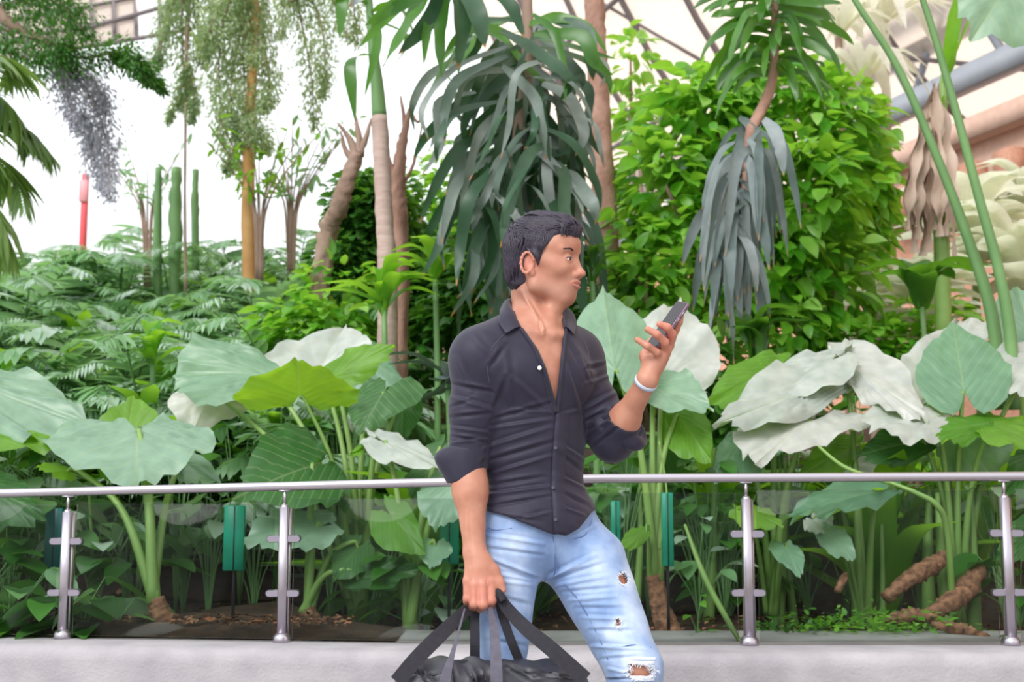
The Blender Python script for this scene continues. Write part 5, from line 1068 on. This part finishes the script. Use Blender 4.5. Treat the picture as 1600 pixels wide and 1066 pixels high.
for i in range(420):  # side hair over the temple and sideburn, swept back and down
    t = rh.random(); sd = 1 if rh.random() < .65 else -1; x0 = .060-.075*t
    SP.append([H(x0, .070*sd, .085+rh.uniform(-.02, .01)), H(x0-.004, .074*sd, .062+rh.uniform(-.01, .01)), H(x0-.010, .076*sd, .040+rh.uniform(-.01, .01)), H(x0-.016+.008*t, .076*sd, lerp(.030, .0, min(1, t*1.6))+rh.uniform(-.008, .008)*(1-t))])
SP = np.array(SP); n_, m_, _ = SP.shape; SP = hproj(hproj(SP.reshape(-1, 3), .0012), .0012).reshape(n_, m_, 3)
for c in SP:
    q = (c-HC) @ HA.T
    if ((q[:, 0] > .030) & (q[:, 2] < .020)).any(): continue
    tube(hg, c, [.0006, .0018, .0018, .0003], n=8, seg=4, caps=False)
hg.obj('hair', MT['hair'], man)
# ---------------------------------------------------------------- shirt
MT['shirt'] = pmat('navy_cotton', (.011, .009, .025), (.019, .015, .038), scale=30, rough=.58, sheen=.14, bump=.12, bscale=900, spec=.4)
MT['button'] = pmat('pearl_button', (.75, .72, .70), rough=.25); MT['thread'] = pmat('grey_seam', (.07, .065, .09), rough=.7)
SE_R = W(729, 738, -.088); 
shirt = torso(.008)+[ell(W(842, 828, .018), (.162, .126, .10), TA, k=.05), cap(SHR, lerp(SHR, ELR, .5), .057, .054, k=.04), cap(lerp(SHR, ELR, .5), SE_R, .054, .048, k=.03), cap(SHL, lerp(SHL, ELL, .55), .055, .052, k=.04), cap(lerp(SHL, ELL, .55), ELL, .052, .050, k=.03), cap(ELL, lerp(ELL, WRL, .30), .050, .049, k=.03)]
V, F = isosurf(shirt, .0030, smooth=2); N = normals(V, F)
FS = [(770, 655, 868, 628, 6, -.004), (765, 670, 862, 655, 6, .004), (758, 700, 860, 668, 7, .005), (756, 722, 866, 690, 7, -.005), (752, 745, 862, 712, 6, .005), (752, 760, 850, 745, 6, -.004), (752, 775, 860, 760, 6, .005), (760, 792, 862, 775, 5, -.004),
      (868, 690, 915, 720, 6, .004), (870, 705, 918, 742, 6, -.004), (868, 740, 915, 765, 6, .005), (870, 765, 918, 790, 6, -.004), (872, 790, 912, 805, 5, .004), (872, 650, 905, 640, 6, .003), (880, 560, 905, 640, 8, .004), (885, 530, 930, 610, 8, -.003),
      (800, 590, 868, 650, 9, .003), (790, 550, 800, 640, 10, .003), (765, 575, 790, 540, 8, -.004), (772, 640, 792, 590, 8, -.004), (800, 640, 865, 645, 6, .003), (820, 810, 862, 800, 5, .003), (765, 805, 850, 815, 5, -.002),
      (704, 600, 768, 612, 6, -.005), (703, 620, 768, 640, 7, .004), (705, 652, 765, 646, 6, -.004), (705, 668, 762, 676, 5, .004), (706, 682, 760, 690, 4, -.004), (706, 692, 760, 686, 4, .004), (712, 560, 735, 610, 9, .003), (735, 520, 770, 560, 10, .003), (706, 635, 740, 625, 5, -.003),
      (918, 575, 945, 570, 6, -.005), (915, 600, 958, 585, 6, .004), (912, 640, 965, 612, 7, .005), (912, 660, 968, 632, 6, -.005), (915, 680, 972, 645, 6, .005), (925, 700, 975, 660, 6, -.004), (905, 560, 925, 600, 6, .004)]
V = strokes(V, N, FS)
N = normals(V, F); nzv = .0022*np.sin(V[:, 2]*95+V[:, 0]*38+2*np.sin(V[:, 0]*30+V[:, 1]*20))*np.clip((1.12-V[:, 2])*3, 0, 1)*np.clip((V[:, 2]-.70)*6, 0, 1); V = V+N*nzv[:, None]
px, py = proj(V); dN = N[:, 1]
hem_y = np.interp(px, [735, 750, 790, 830, 866, 870, 884, 905, 925, 940], [788, 796, 806, 822, 836, 834, 838, 826, 800, 790])
hemback = 800+0*px
torso_m = (px > 745) & (px < 930) & (py > 765)
gh = hem_y-py
frontm = ((V-W(838, 750, .01))*(1, 1, 0)) @ TF > -.035
gh = np.where(frontm, gh, 822-py)
armR_end = (SE_R-SHR); armR_end = armR_end/np.linalg.norm(armR_end); gr = (SE_R+armR_end*.004-V) @ armR_end
isR = (np.linalg.norm(np.cross(V-SHR, armR_end), axis=1) < .075) & ((V-SHR) @ armR_end > .12) & (px < 760)
al = nrm(WRL-ELL); gl_ = (lerp(ELL, WRL, .38)-V) @ al; sa = SHL; sb = ELL; hh = np.clip(((V-sa) @ (sb-sa))/((sb-sa) @ (sb-sa)), 0, 1); dUA = np.linalg.norm(V-sa-hh[:, None]*(sb-sa), axis=1); isL = (dUA > .071) & ((V-ELL) @ al > -.02) & (np.linalg.norm(np.cross(V-ELL, al), axis=1) < .075)
vy = [470, 500, 512, 545, 575, 610, 646]; xl = np.interp(py, vy, [800, 808, 813, 836, 849, 859, 869]); xr = np.interp(py, vy, [884, 884, 883, 880, 877, 873, 869])
gv = np.where((dN < .2) & (py < 646), np.minimum(px-xl, xr-px), -9.0)
nd = nrm(ne-nb); hN = (V-nb) @ nd; gn = .061-np.linalg.norm(np.cross(V-nb, nd), axis=1); neckhole = (gn > 0) & (hN > -.03)
g1 = np.where(isR, gr, np.where(isL, gl_, np.where((px > 744), gh*.0016, 1)))
keep = (g1 > 0) & (gv < 0) & ~neckhole
V2, F2, idx = compact(V, F, keep)
# snap the opening edge and the hem to a clean line
ed = {}
E = np.vstack([F2[:, [0, 1]], F2[:, [1, 2]], F2[:, [2, 3]], F2[:, [3, 0]]]); Es = np.sort(E, 1); uq, cn = np.unique(Es, axis=0, return_counts=True); bv = np.unique(uq[cn == 1])
px2, py2 = proj(V2)
for v in bv:
    o_ = idx[v]
    if -7 < gv[o_] < 0: V2[v, 0] += (gv[o_]*-1)*.00165*(1 if px[o_] < (xl[o_]+xr[o_])/2 else -1)
    elif not isR[o_] and not isL[o_] and 0 < gh[o_] < 7 and px[o_] > 744: V2[v, 2] -= gh[o_]*.00165
    elif isR[o_] and 0 < gr[o_] < .01: V2[v] += armR_end*gr[o_]
bs = set(bv.tolist()); adj = {}
for a, b in uq[cn == 1]: adj.setdefault(a, []).append(b); adj.setdefault(b, []).append(a)
for _ in range(3):
    nv = {v: (V2[v]*2+sum(V2[w] for w in adj[v]))/(2+len(adj[v])) for v in bv}
    for v, p in nv.items(): V2[v] = p
sh = from_vf('shirt', V2, F2, MT['shirt'], man); add_thick(sh, .0022)
# surface lookup in the view direction for details on the cloth
VS = V2.copy(); PXS, PYS = proj(VS); FR = normals(VS, F2)[:, 1] < 0
def on_shirt(x, y, lift=.003):
    d = (PXS-x)**2+(PYS-y)**2+np.where(FR, 0, 1e6); k = np.argmin(d); 
    kk = np.argsort(d)[:6]; Y = VS[kk, 1].mean(); return W(x, y, Y-lift)
# button placket along the front
pl = [(869, 646), (866, 680), (863, 720), (862, 760), (864, 800), (866, 832)]; Pl = spline([(a, b, 0) for a, b in pl], 40)[:, :2]
g = Geo(); rows = []
for i, (x, y) in enumerate(Pl):
    for dx, lf in ((-.5, -.002), (0, .004), (9, .005), (19, .0045), (20.5, -.001)): rows.append(on_shirt(min(x+dx, 925), y, lf))
g.add(rows, grid_faces(40, 5)); g.obj('placket', MT['shirt'], sh)
for (x, y) in ((843, 575), (864, 762), (868, 812), (868, 700)):
    p = on_shirt(x, y, .007); g = Geo(); tube(g, [p, p+np.array((0, -.003, 0))], .0055 if y < 600 else .0042, n=2, seg=14); g.obj('button', MT['button' if y < 600 else 'thread'], sh, flat=True)
g = Geo(); tube(g, [on_shirt(x, y, .001) for x, y in ((800, 500), (790, 520), (768, 545), (762, 575), (765, 600))], .0010, n=24, seg=5); g.obj('seam', MT['thread'], sh); g = Geo(); tube(g, [on_shirt(x, y, .001) for x, y in ((905, 520), (918, 545), (922, 575))], .0012, n=24, seg=5); g.obj('seam', MT['thread'], sh)
# front facing edge strip (button stand) of the open side
g = Geo(); rows = []
for i in range(30):
    t = i/29; y = lerp(512, 646, t); x = float(np.interp(y, vy, [800, 808, 813, 836, 849, 859, 869])); p = on_shirt(x-1, y, .003); rows += [p+np.array((-.004, .002, 0)), p+np.array((.001, -.002, 0)), p+np.array((.006, .004, 0)), p+np.array((.009, .016, 0))]
g.add(rows, grid_faces(30, 4)); o = g.obj('facing', MT['shirt'], sh); add_thick(o, .002, 0)
g = Geo(); rows = []
for i in range(30):
    t = i/29; y = lerp(505, 646, t); x = float(np.interp(y, vy, [884, 884, 883, 880, 877, 873, 869])); p = on_shirt(x+1.5, y, .003); rows += [p+np.array((.004, .002, 0)), p+np.array((-.001, -.002, 0)), p+np.array((-.005, .004, 0)), p+np.array((-.006, .016, 0))]
g.add(rows, grid_faces(30, 4)); o = g.obj('facing', MT['shirt'], sh); add_thick(o, .002, 0)
# collar: stand and turned-down fall
CB = shirt+neck
def surf(x, y, fall=.0, lift=.004):
    Y = np.linspace(-.26, .10, 180); P = np.array([W(x, y, q) for q in Y]); d = evalf(CB, P); k = np.argmax(d < lift)
    return P[k] if d.min() < lift else W(x, y, fall)
def collar(side):
    n = 36; c0 = np.array((nb[0], nb[1], 0)); Z = lambda y: float(W(836, y, .03)[2])
    def pt(al, r, z): a = math.radians(al)*side; return c0+(TF*math.cos(a)+TR*math.sin(a))*r+np.array((0, 0, z))
    if side > 0: ft = [W(796, 473, .005), surf(802, 488, -.02), surf(813, 511, -.05)]; fb = [surf(781, 490, .0, .006), surf(779, 504, -.02, .006), surf(790, 523, -.05, .006)]; fi = [W(800, 484, .02), surf(806, 496, -.02, .002), surf(815, 512, -.05, .002)]
    else: ft = [W(876, 476, .05), surf(882, 490, .02), surf(884, 511, -.02)]; fb = [surf(892, 489, .07, .006), surf(901, 505, .04, .006), surf(898, 526, -.02, .006)]; fi = [W(872, 486, .05), surf(878, 498, .02, .002), surf(881, 513, -.02, .002)]
    T0 = spline([pt(183, .064, Z(460)), pt(150, .065, Z(461)), pt(120, .067, Z(465)), *ft], n); B0 = spline([pt(183, .090, Z(484)), pt(150, .092, Z(484)), pt(122, .092, Z(486)), *fb], n); I0 = spline([pt(183, .060, Z(486)), pt(150, .060, Z(486)), pt(120, .061, Z(487)), *fi], n)
    rows = []
    for i in range(n):
        t = i/(n-1); top, bot, ins = T0[i], B0[i], I0[i]; out = nrm(lerp(top, bot, .5)-np.array((nb[0], nb[1], bot[2]-.02))); fw = nrm(np.array((out[0]*(1-t), out[1]*(1-t)-t, .3)))
        rows += [ins, lerp(ins, top, .6), top+fw*.001, lerp(top, bot, .25)+fw*.0075, lerp(top, bot, .6)+fw*.007, bot+fw*.002]
    g = Geo(); g.add(rows, grid_faces(n, 6)); o = g.obj('collar', MT['shirt'], sh); add_thick(o, .0025, 0); s = o.modifiers.new('soft', 'SUBSURF'); s.levels = s.render_levels = 1
collar(-1); collar(1)
# turned-back cuffs
def cuff(rings):
    n = 40; rows = []
    for (c, ax, r, flare) in rings:
        c = np.array(c); ax = nrm(ax); e1 = nrm(np.cross(ax, (0, 1, .01))); e2 = np.cross(ax, e1)
        for k in range(n):
            a = 2*math.pi*k/n; d = e1*math.cos(a)+e2*math.sin(a); rr = r
            for (fd, am, pw) in flare: rr += am*max(0, d @ nrm(fd))**pw
            rows.append(c+d*rr+ax*.0015*math.sin(a*5))
    g = Geo(); g.add(rows, grid_faces(len(rings), n, True)); o = g.obj('cuff', MT['shirt'], sh); add_thick(o, .0025, 0); s = o.modifiers.new('soft', 'SUBSURF'); s.levels = s.render_levels = 1
ax = nrm(W(727, 757, -.09)-W(731, 690, -.085))
cuff([(W(730, 704, -.085), ax, .047, []), (W(730, 698, -.085), ax, .050, [((-1, 0, -.2), .004, 2)]), (W(729, 712, -.085), ax, .051, [((-1, -.1, 0), .034, 6)]), (W(728, 725, -.087), ax, .050, [((-1, -.1, 0), .030, 6)]), (W(728, 742, -.088), ax, .0475, [((-1, 0, 0), .012, 4)]), (W(727, 756, -.09), ax, .0445, [((-1, 0, 0), .003, 3)]), (W(727, 757, -.09), ax, .041, []), (W(727, 748, -.09), ax, .038, [])])
al2 = nrm(W(996, 650, -.02)-W(940, 680, .04))
cuff([(W(944, 668, .03), al2, .046, []), (W(948, 668, .028), al2, .053, []), (W(962, 668, .02), al2, .052, [((.2, 0, -1), .014, 3)]), (W(976, 668, .0), al2, .046, [((.3, 0, -1), .028, 3), ((.7, 0, .2), .012, 4)]), (W(990, 662, -.01), al2, .040, [((.6, .3, -.8), .034, 3)]), (W(992, 661, -.012), al2, .036, []), (W(980, 664, -.0), al2, .034, [])])
# wristband
wa = nrm(WRL-ELL); wc = lerp(ELL, WRL, .965); g = Geo(); th = np.linspace(0, 2*math.pi, 48, endpoint=False); e1 = nrm(np.cross(wa, (0, 1, 0))); e2 = np.cross(wa, e1); rows = []
for (r, h) in ((.0270, -.006), (.0300, -.0055), (.0305, 0), (.0300, .0055), (.0270, .006)): rows += [wc+(e1*math.cos(a)*r*1.0+e2*math.sin(a)*r*.97)+wa*h for a in th]
g.add(rows, grid_faces(5, 48, True)); g.obj('wristband', pmat('pale_blue_rubber', (.50, .58, .70), rough=.4), man)['label'] = 'pale grey-blue rubber wristband'
# ---------------------------------------------------------------- jeans
jeans = [ell(W(842, 832, .02), (.158, .114, .115), TA, k=.05), ell(W(838, 800, .012), (.146, .108, .10), TA, k=.05)]+legs(.010)
V, F = isosurf(jeans, .0032, smooth=2); N = normals(V, F)
JS = [(848, 905, 760, 870, 7, .005), (850, 905, 760, 890, 6, -.004), (856, 905, 930, 868, 7, .006), (862, 905, 945, 880, 6, -.005), (870, 915, 950, 900, 6, .005), (880, 925, 960, 918, 6, -.004), (890, 938, 965, 932, 6, .005), (900, 950, 975, 950, 6, -.004), (910, 965, 980, 968, 6, .004), (922, 985, 990, 985, 6, -.004),
      (752, 835, 850, 850, 6, .004), (752, 855, 848, 868, 6, -.004), (756, 905, 835, 915, 6, .003), (925, 1010, 1010, 1015, 6, .005), (940, 1030, 1000, 1025, 5, -.004), (865, 850, 868, 900, 4, .004), (890, 840, 935, 820, 6, .003), (765, 930, 828, 945, 7, -.003), (760, 965, 826, 975, 7, .003), (760, 1000, 826, 1010, 7, -.003), (950, 1045, 985, 1052, 4, .005), (945, 1062, 985, 1060, 4, -.005)]
V = strokes(V, N, JS); N = normals(V, F); px, py = proj(V)
V = V+N*(.0025*np.sin(V[:, 2]*80+V[:, 0]*25+2*np.sin(V[:, 0]*28+V[:, 2]*9))*(np.clip((.62-V[:, 2])*5, 0.25, 1)))[:, None]
def hole(cx, cy, rx, ry, ang=0): 
    c, s = math.cos(ang), math.sin(ang); dx, dy = px-cx, py-cy; a = (dx*c+dy*s)/rx; b = (-dx*s+dy*c)/ry; return 1-(np.abs(a)**2.6+np.abs(b)**2.6)
ho = np.maximum.reduce([hole(1001, 1047, 21, 11, .0), hole(974, 903, 6.5, 9, -.3), hole(966, 972, 4, 6, .2)]); ho = np.where(N[:, 1] < .1, ho, -1)
topz = W(838, 793, 0)[2]
keep = (ho < 0) & (V[:, 2] < topz) & (V[:, 2] > .075); V2, F2, idx = compact(V, F, keep)
E = np.sort(np.vstack([F2[:, [0, 1]], F2[:, [1, 2]], F2[:, [2, 3]], F2[:, [3, 0]]]), 1); uq, cn = np.unique(E, axis=0, return_counts=True); adj = {}
for a, b in uq[cn == 1]: adj.setdefault(a, []).append(b); adj.setdefault(b, []).append(a)
for _ in range(3):
    nv = {v: (V2[v]+sum(V2[w] for w in adj[v]))/(1+len(adj[v])) for v in adj}
    for v, p in nv.items(): V2[v] = p
pxj, pyj = proj(V2)
fade = np.zeros(len(V2))
for (cx, cy, rx, ry, s_amt) in ((985, 1000, 34, 70, .9), (930, 900, 35, 40, .6), (800, 930, 30, 70, .7), (800, 850, 30, 30, .4), (1000, 1045, 28, 22, .9), (982, 905, 14, 16, .9), (966, 973, 9, 10, .8), (950, 990, 8, 8, .6)): fade += s_amt*np.exp(-((pxj-cx)/rx)**2-((pyj-cy)/ry)**2)
m, nt, out = new_mat('washed_denim'); b = nt.nodes.new('ShaderNodeBsdfPrincipled'); nt.links.new(b.outputs[0], out.inputs[0]); b.inputs['Roughness'].default_value = .8; b.inputs['Sheen Weight'].default_value = .2
tc = nt.nodes.new('ShaderNodeTexCoord'); nz = nt.nodes.new('ShaderNodeTexNoise'); nz.inputs['Scale'].default_value = 16; nz.inputs['Detail'].default_value = 8; nt.links.new(tc.outputs['Object'], nz.inputs[0])
at = nt.nodes.new('ShaderNodeAttribute'); at.attribute_name = 'fade'; ad = nt.nodes.new('ShaderNodeMath'); ad.operation = 'MULTIPLY_ADD'; nt.links.new(at.outputs['Fac'], ad.inputs[0]); ad.inputs[1].default_value = .5; nt.links.new(nz.outputs[0], ad.inputs[2])
nt.links.new(ramp(nt, [(.25, (.13, .21, .42)), (.6, (.25, .36, .58)), (1.0, (.52, .61, .78))], ad.outputs[0]), b.inputs['Base Color'])
wv = nt.nodes.new('ShaderNodeTexNoise'); wv.inputs['Scale'].default_value = 700; nt.links.new(tc.outputs['Object'], wv.inputs[0]); bp = nt.nodes.new('ShaderNodeBump'); bp.inputs['Strength'].default_value = .25; bp.inputs['Distance'].default_value = .002; nt.links.new(wv.outputs[0], bp.inputs['Height']); nt.links.new(bp.outputs[0], b.inputs['Normal'])
MT['denim'] = m; jn = from_vf('jeans', V2, F2, MT['denim'], man, dict(fade=np.clip(fade, 0, 1))); add_thick(jn, .002)
VJ = V2; PXJ, PYJ = pxj, pyj; FJ = normals(V2, F2)[:, 1] < .1
def on_jeans(x, y, lift=.001):
    d = (PXJ-x)**2+(PYJ-y)**2+np.where(FJ, 0, 1e6); kk = np.argsort(d)[:5]; return W(x, y, VJ[kk, 1].mean()-lift)
MT['fray'] = pmat('white_fray', (.80, .84, .92), rough=.9); MT['stitch'] = pmat('blue_stitch', (.09, .15, .33), rough=.8)
g = Geo()
def threads(cx, cy, rx, ry, n, ln):
    for i in range(n):
        a = rh.uniform(0, 6.28); x, y = cx+rx*math.cos(a), cy+ry*math.sin(a); p = on_jeans(x, y, .002); tube(g, [p, p+np.array((rh.uniform(-1, 1)*ln*.5, -.003, -rh.uniform(0, ln)*.5)), p+np.array((rh.uniform(-1, 1)*ln, -.002, -rh.uniform(.2, 1)*ln))], .0006, n=5, seg=4, caps=False)
threads(1001, 1047, 22, 12, 90, .014); threads(974, 903, 8, 10, 40, .009); threads(966, 972, 5, 7, 30, .007)
for yy, x0, x1 in ((1034, 981, 1022), (1057, 984, 1020), (1028, 985, 1024), (1061, 986, 1022)):
    for k in range(5): tube(g, [on_jeans(lerp(x0, x1, t), yy+k*.7+rh.uniform(-.6, .6), .0025) for t in np.linspace(0, 1, 8)], .0009, n=14, seg=4, caps=False)
g.obj('frayed_threads', MT['fray'], jn)
for L in (((864, 838), (867, 870), (866, 898), (850, 908)), ((882, 913), (905, 940), (930, 985), (950, 1030), (955, 1060)), ((752, 815), (770, 828), (800, 826)), ((925, 812), (915, 835), (898, 842)), ((970, 1012), (990, 1008), (1018, 1012))):
    g = Geo(); tube(g, [on_jeans(x, y, .0005) for x, y in L], .0013, n=30, seg=5, caps=False); g.obj('seam', MT['stitch'], jn)
# shoes
MT['shoe'] = pmat('dark_shoe', (.03, .03, .035), rough=.5); MT['sole'] = pmat('white_sole', (.7, .7, .68), rough=.7)
for an, d in ((ANR, nrm((.05, -1, 0))), (ANL, nrm((.45, -.9, 0)))):
    a0 = np.array((an[0], an[1], .055)); V, F = isosurf([cap(a0-d*.04, a0+d*.03, .042, .040, k=.03), cap(a0+d*.03, a0+d*.15-np.array((0, 0, .015)), .040, .032, k=.03, flat=(0, 0, 1), fr=.8), cap(a0, an, .042, .042, k=.02)], .005, smooth=2); V[:, 2] = np.maximum(V[:, 2], .012)
    so = from_vf('shoe', V, F, MT['shoe'], man); g = Geo(); c = a0+d*.055; g2 = []; e = np.array((-d[1], d[0], 0))
    for z, k in ((0, .97), (.02, 1.0), (.024, .9)): g2 += [np.array((c[0], c[1], z))+d*.145*k*math.cos(t)+e*.046*k*math.sin(t)*(1+.12*math.cos(t)) for t in np.linspace(0, 2*math.pi, 36, endpoint=False)]
    g.add(g2, grid_faces(3, 36, True)); n0 = 36; g.add([g2[i] for i in range(36)]+[np.array((c[0], c[1], 0))], [[(i+1) % 36, i, 36] for i in range(36)]); g.obj('sole', MT['sole'], so)
# ---------------------------------------------------------------- phone
a, b2 = W(1021, 541, -.098), W(1068, 474, -.098); la = nrm(b2-a); nn = nrm(np.array((-.72, -.36, .58))); nn = nrm(nn-la*(nn @ la)); wdv = nrm(np.cross(la, nn)); wdv = wdv if wdv[1] > 0 else -wdv
ce = lerp(a, b2, .5); ph_t = thing('smartphone', ce, 'dark smartphone held upright in the raised hand of the man', 'phone')
def slab(hl, hw, ht, off, rr, rounding=.35):
    g = Geo(); rows = []; m_ = 8; ring = []
    for cx, cy, a0 in ((1, 1, 0), (-1, 1, 1), (-1, -1, 2), (1, -1, 3)):
        for k in range(m_): t = (a0+k/(m_-1))*math.pi/2; ring.append((cx*(hl-rr)+rr*math.cos(t), cy*(hw-rr)+rr*math.sin(t)))
    for z, ins in ((-ht, ht*rounding), (-ht*.6, 0), (ht*.6, 0), (ht, ht*rounding)):
        rows += [ce+la*(x*(1-ins/hl))+wdv*(y*(1-ins/hw))+nn*(z+off) for x, y in ring]
    k = len(ring); g.add(rows, grid_faces(4, k, True)); base = g.n
    for zz, rv in ((0, True), (3, False)):
        cen = ce+nn*((-ht if zz == 0 else ht)+off); R_ = rows[zz*k:(zz+1)*k]; Fc = [[i, (i+1) % k, k] if rv else [(i+1) % k, i, k] for i in range(k)]; g.add(list(R_)+[cen], Fc)
    return g
slab(.070, .035, .0048, 0, .009).obj('case', pmat('plum_metal', (.20, .13, .17), rough=.3, metal=.6), ph_t)
slab(.067, .0325, .0006, .0052, .008).obj('screen', pmat('phone_screen', (.015, .010, .014), rough=.12, spec=.25), ph_t)
g = Geo(); c = ce+la*.052-wdv*.014-nn*.0050
for dx, dy in ((0, 0), (-.014, 0), (0, .014)): q = c+la*dx+wdv*dy; tube(g, [q, q-nn*.0022], .005, n=2, seg=14)
g.obj('camera_lens', MT['black'], ph_t)
g = Geo(); q0 = ce-wdv*.0352+la*.018; tube(g, [q0-la*.006, q0+la*.006], .0012, n=2, seg=6); q0 = ce-wdv*.0352+la*.038; tube(g, [q0-la*.009, q0+la*.009], .0012, n=2, seg=6); g.obj('side_button', MT['metal'], ph_t)
# ---------------------------------------------------------------- duffel bag
MT['bag'] = pmat('black_nylon', (.020, .020, .028), (.038, .037, .050), scale=14, rough=.36, bump=.2, bscale=500, spec=.6); MT['web'] = pmat('dark_webbing', (.012, .011, .017), (.024, .021, .032), scale=80, rough=.6, bump=.5, bscale=700); MT['web_grey'] = pmat('grey_webbing', (.075, .07, .095), (.12, .11, .15), scale=60, rough=.5, bump=.4, bscale=700)
BY = -.22; bt = W(766, 1052, BY); bag = thing('duffel_bag', bt-np.array((0, 0, .26)), 'black duffel bag hanging by its straps from the lowered hand of the man', 'bag')
X0, X1 = W(628, 1060, BY), W(908, 1060, BY)
bp_ = [cap(X0+np.array((.055, 0, -.13)), X1+np.array((-.055, 0, -.13)), .125, .120, k=.05, flat=(0, 1, 0), fr=.85), ell(W(690, 1062, BY), (.09, .085, .035), k=.05), ell(W(845, 1064, BY), (.09, .085, .035), k=.05), cap(W(650, 1058, BY), W(885, 1060, BY), .030, .030, k=.05), ell(W(740, 1054, BY-.02), (.07, .05, .022), k=.03), ell(W(690, 1052, BY+.01), (.05, .06, .016), k=.02), ell(W(820, 1055, BY), (.05, .06, .016), k=.02)]
V, F = isosurf(bp_, .0035, smooth=2); N = normals(V, F)
V = strokes(V, N, [(650, 1045, 690, 1080, 7, -.008), (700, 1032, 712, 1075, 6, .008), (730, 1040, 745, 1075, 6, -.008), (790, 1042, 830, 1060, 6, .008), (820, 1050, 870, 1055, 5, -.007), (835, 1062, 905, 1060, 5, .007), (640, 1060, 700, 1050, 5, .006), (750, 1050, 760, 1100, 6, -.007)])
N = normals(V, F); V = V+N*(.005*np.sin(V[:, 0]*42+V[:, 2]*60+3*np.sin(V[:, 0]*17+V[:, 1]*23))+.003*np.sin(V[:, 0]*95-V[:, 2]*70+V[:, 1]*40))[:, None]
from_vf('body', V, F, MT['bag'], bag)['label'] = 'black crumpled bag body'
g = Geo(); tube(g, [W(640, 1046, BY), W(700, 1036, BY-.005), W(760, 1036, BY-.01), W(820, 1040, BY), W(895, 1052, BY)], .006, n=40, seg=8); g.obj('zipper', MT['web'], bag)
def ribbon(pts, w, wd, mat, name='strap', th=.0028, tw=None):
    P = spline(pts, 40); T, _, _ = frames(P); g = Geo(); rows = []; ws = np.interp(np.linspace(0, 1, 40), np.linspace(0, 1, len(w)), w) if np.ndim(w) else np.full(40, w)
    W0 = np.array(wd, float); W0 = W0 if W0.ndim == 2 else np.array([wd, wd], float)
    for i, (p, t) in enumerate(zip(P, T)):
        d = lerp(W0[0], W0[-1], min(1, i/39*2.4)); d = nrm(d-t*(d @ t)); n = np.cross(t, d); h = ws[i]/2
        rows += [p-d*h-n*th/2, p+d*h-n*th/2, p+d*h+n*th/2, p-d*h+n*th/2]
    g.add(rows, grid_faces(40, 4, True)); g.add([rows[0], rows[1], rows[2], rows[3]], [[3, 2, 1, 0]]); g.add([rows[-4], rows[-3], rows[-2], rows[-1]], [[0, 1, 2, 3]])
    return g.obj(name, mat, bag, flat=True)
g0 = -.148
ribbon([W(778, 928, g0+.02), W(766, 938, g0+.02), W(742, 946, g0+.02), W(724, 958, g0), W(685, 995, BY-.03), W(650, 1030, BY-.07), W(620, 1066, BY-.085)], [.018, .022, .025, .030, .036, .036, .036], [(0, 1, .3), (.70, -.15, -.68)], MT['web'])
ribbon([W(768, 926, g0+.012), W(779, 928, g0-.008), W(792, 950, g0-.012), W(822, 982, BY-.03), W(862, 1015, BY-.07), W(915, 1062, BY-.085)], [.014, .022, .030, .034, .036, .036], [(.3, 1, .2), (.66, .1, .74)], MT['web'])
ribbon([W(764, 934, g0+.03), W(748, 944, g0+.04), W(742, 960, g0+.04), W(742, 1000, BY+.05), W(742, 1048, BY+.06)], [.018, .022, .024, .024, .024], [(1, .3, 0), (1, 0, 0)], MT['web'])
ribbon([W(768, 930, g0+.03), W(779, 940, g0+.02), W(785, 962, g0+.03), W(798, 1000, BY+.05), W(818, 1048, BY+.06)], [.014, .02, .022, .022, .022], [(.6, 1, 0), (1, 0, .4)], MT['web'])
ribbon([W(766, 950, g0-.02), W(772, 985, BY-.06), W(775, 1030, BY-.105), W(776, 1066, BY-.125), W(778, 1120, BY-.115)], [.010, .022, .026, .028, .028], (1, 0, 0), MT['web_grey'], 'front_webbing')
ribbon([W(726, 952, g0-.015), W(716, 990, BY-.05), W(706, 1025, BY-.10), W(695, 1066, BY-.125), W(690, 1120, BY-.115)], [.004, .005, .012, .026, .028], (1, 0, 0), MT['web_grey'], 'front_webbing')
g = Geo(); tube(g, [W(770, 927, g0+.02), W(778, 924, g0-.004), W(786, 940, g0-.016)], [.008, .010, .008], n=14, seg=10); g.obj('handle_grip', MT['web'], bag)
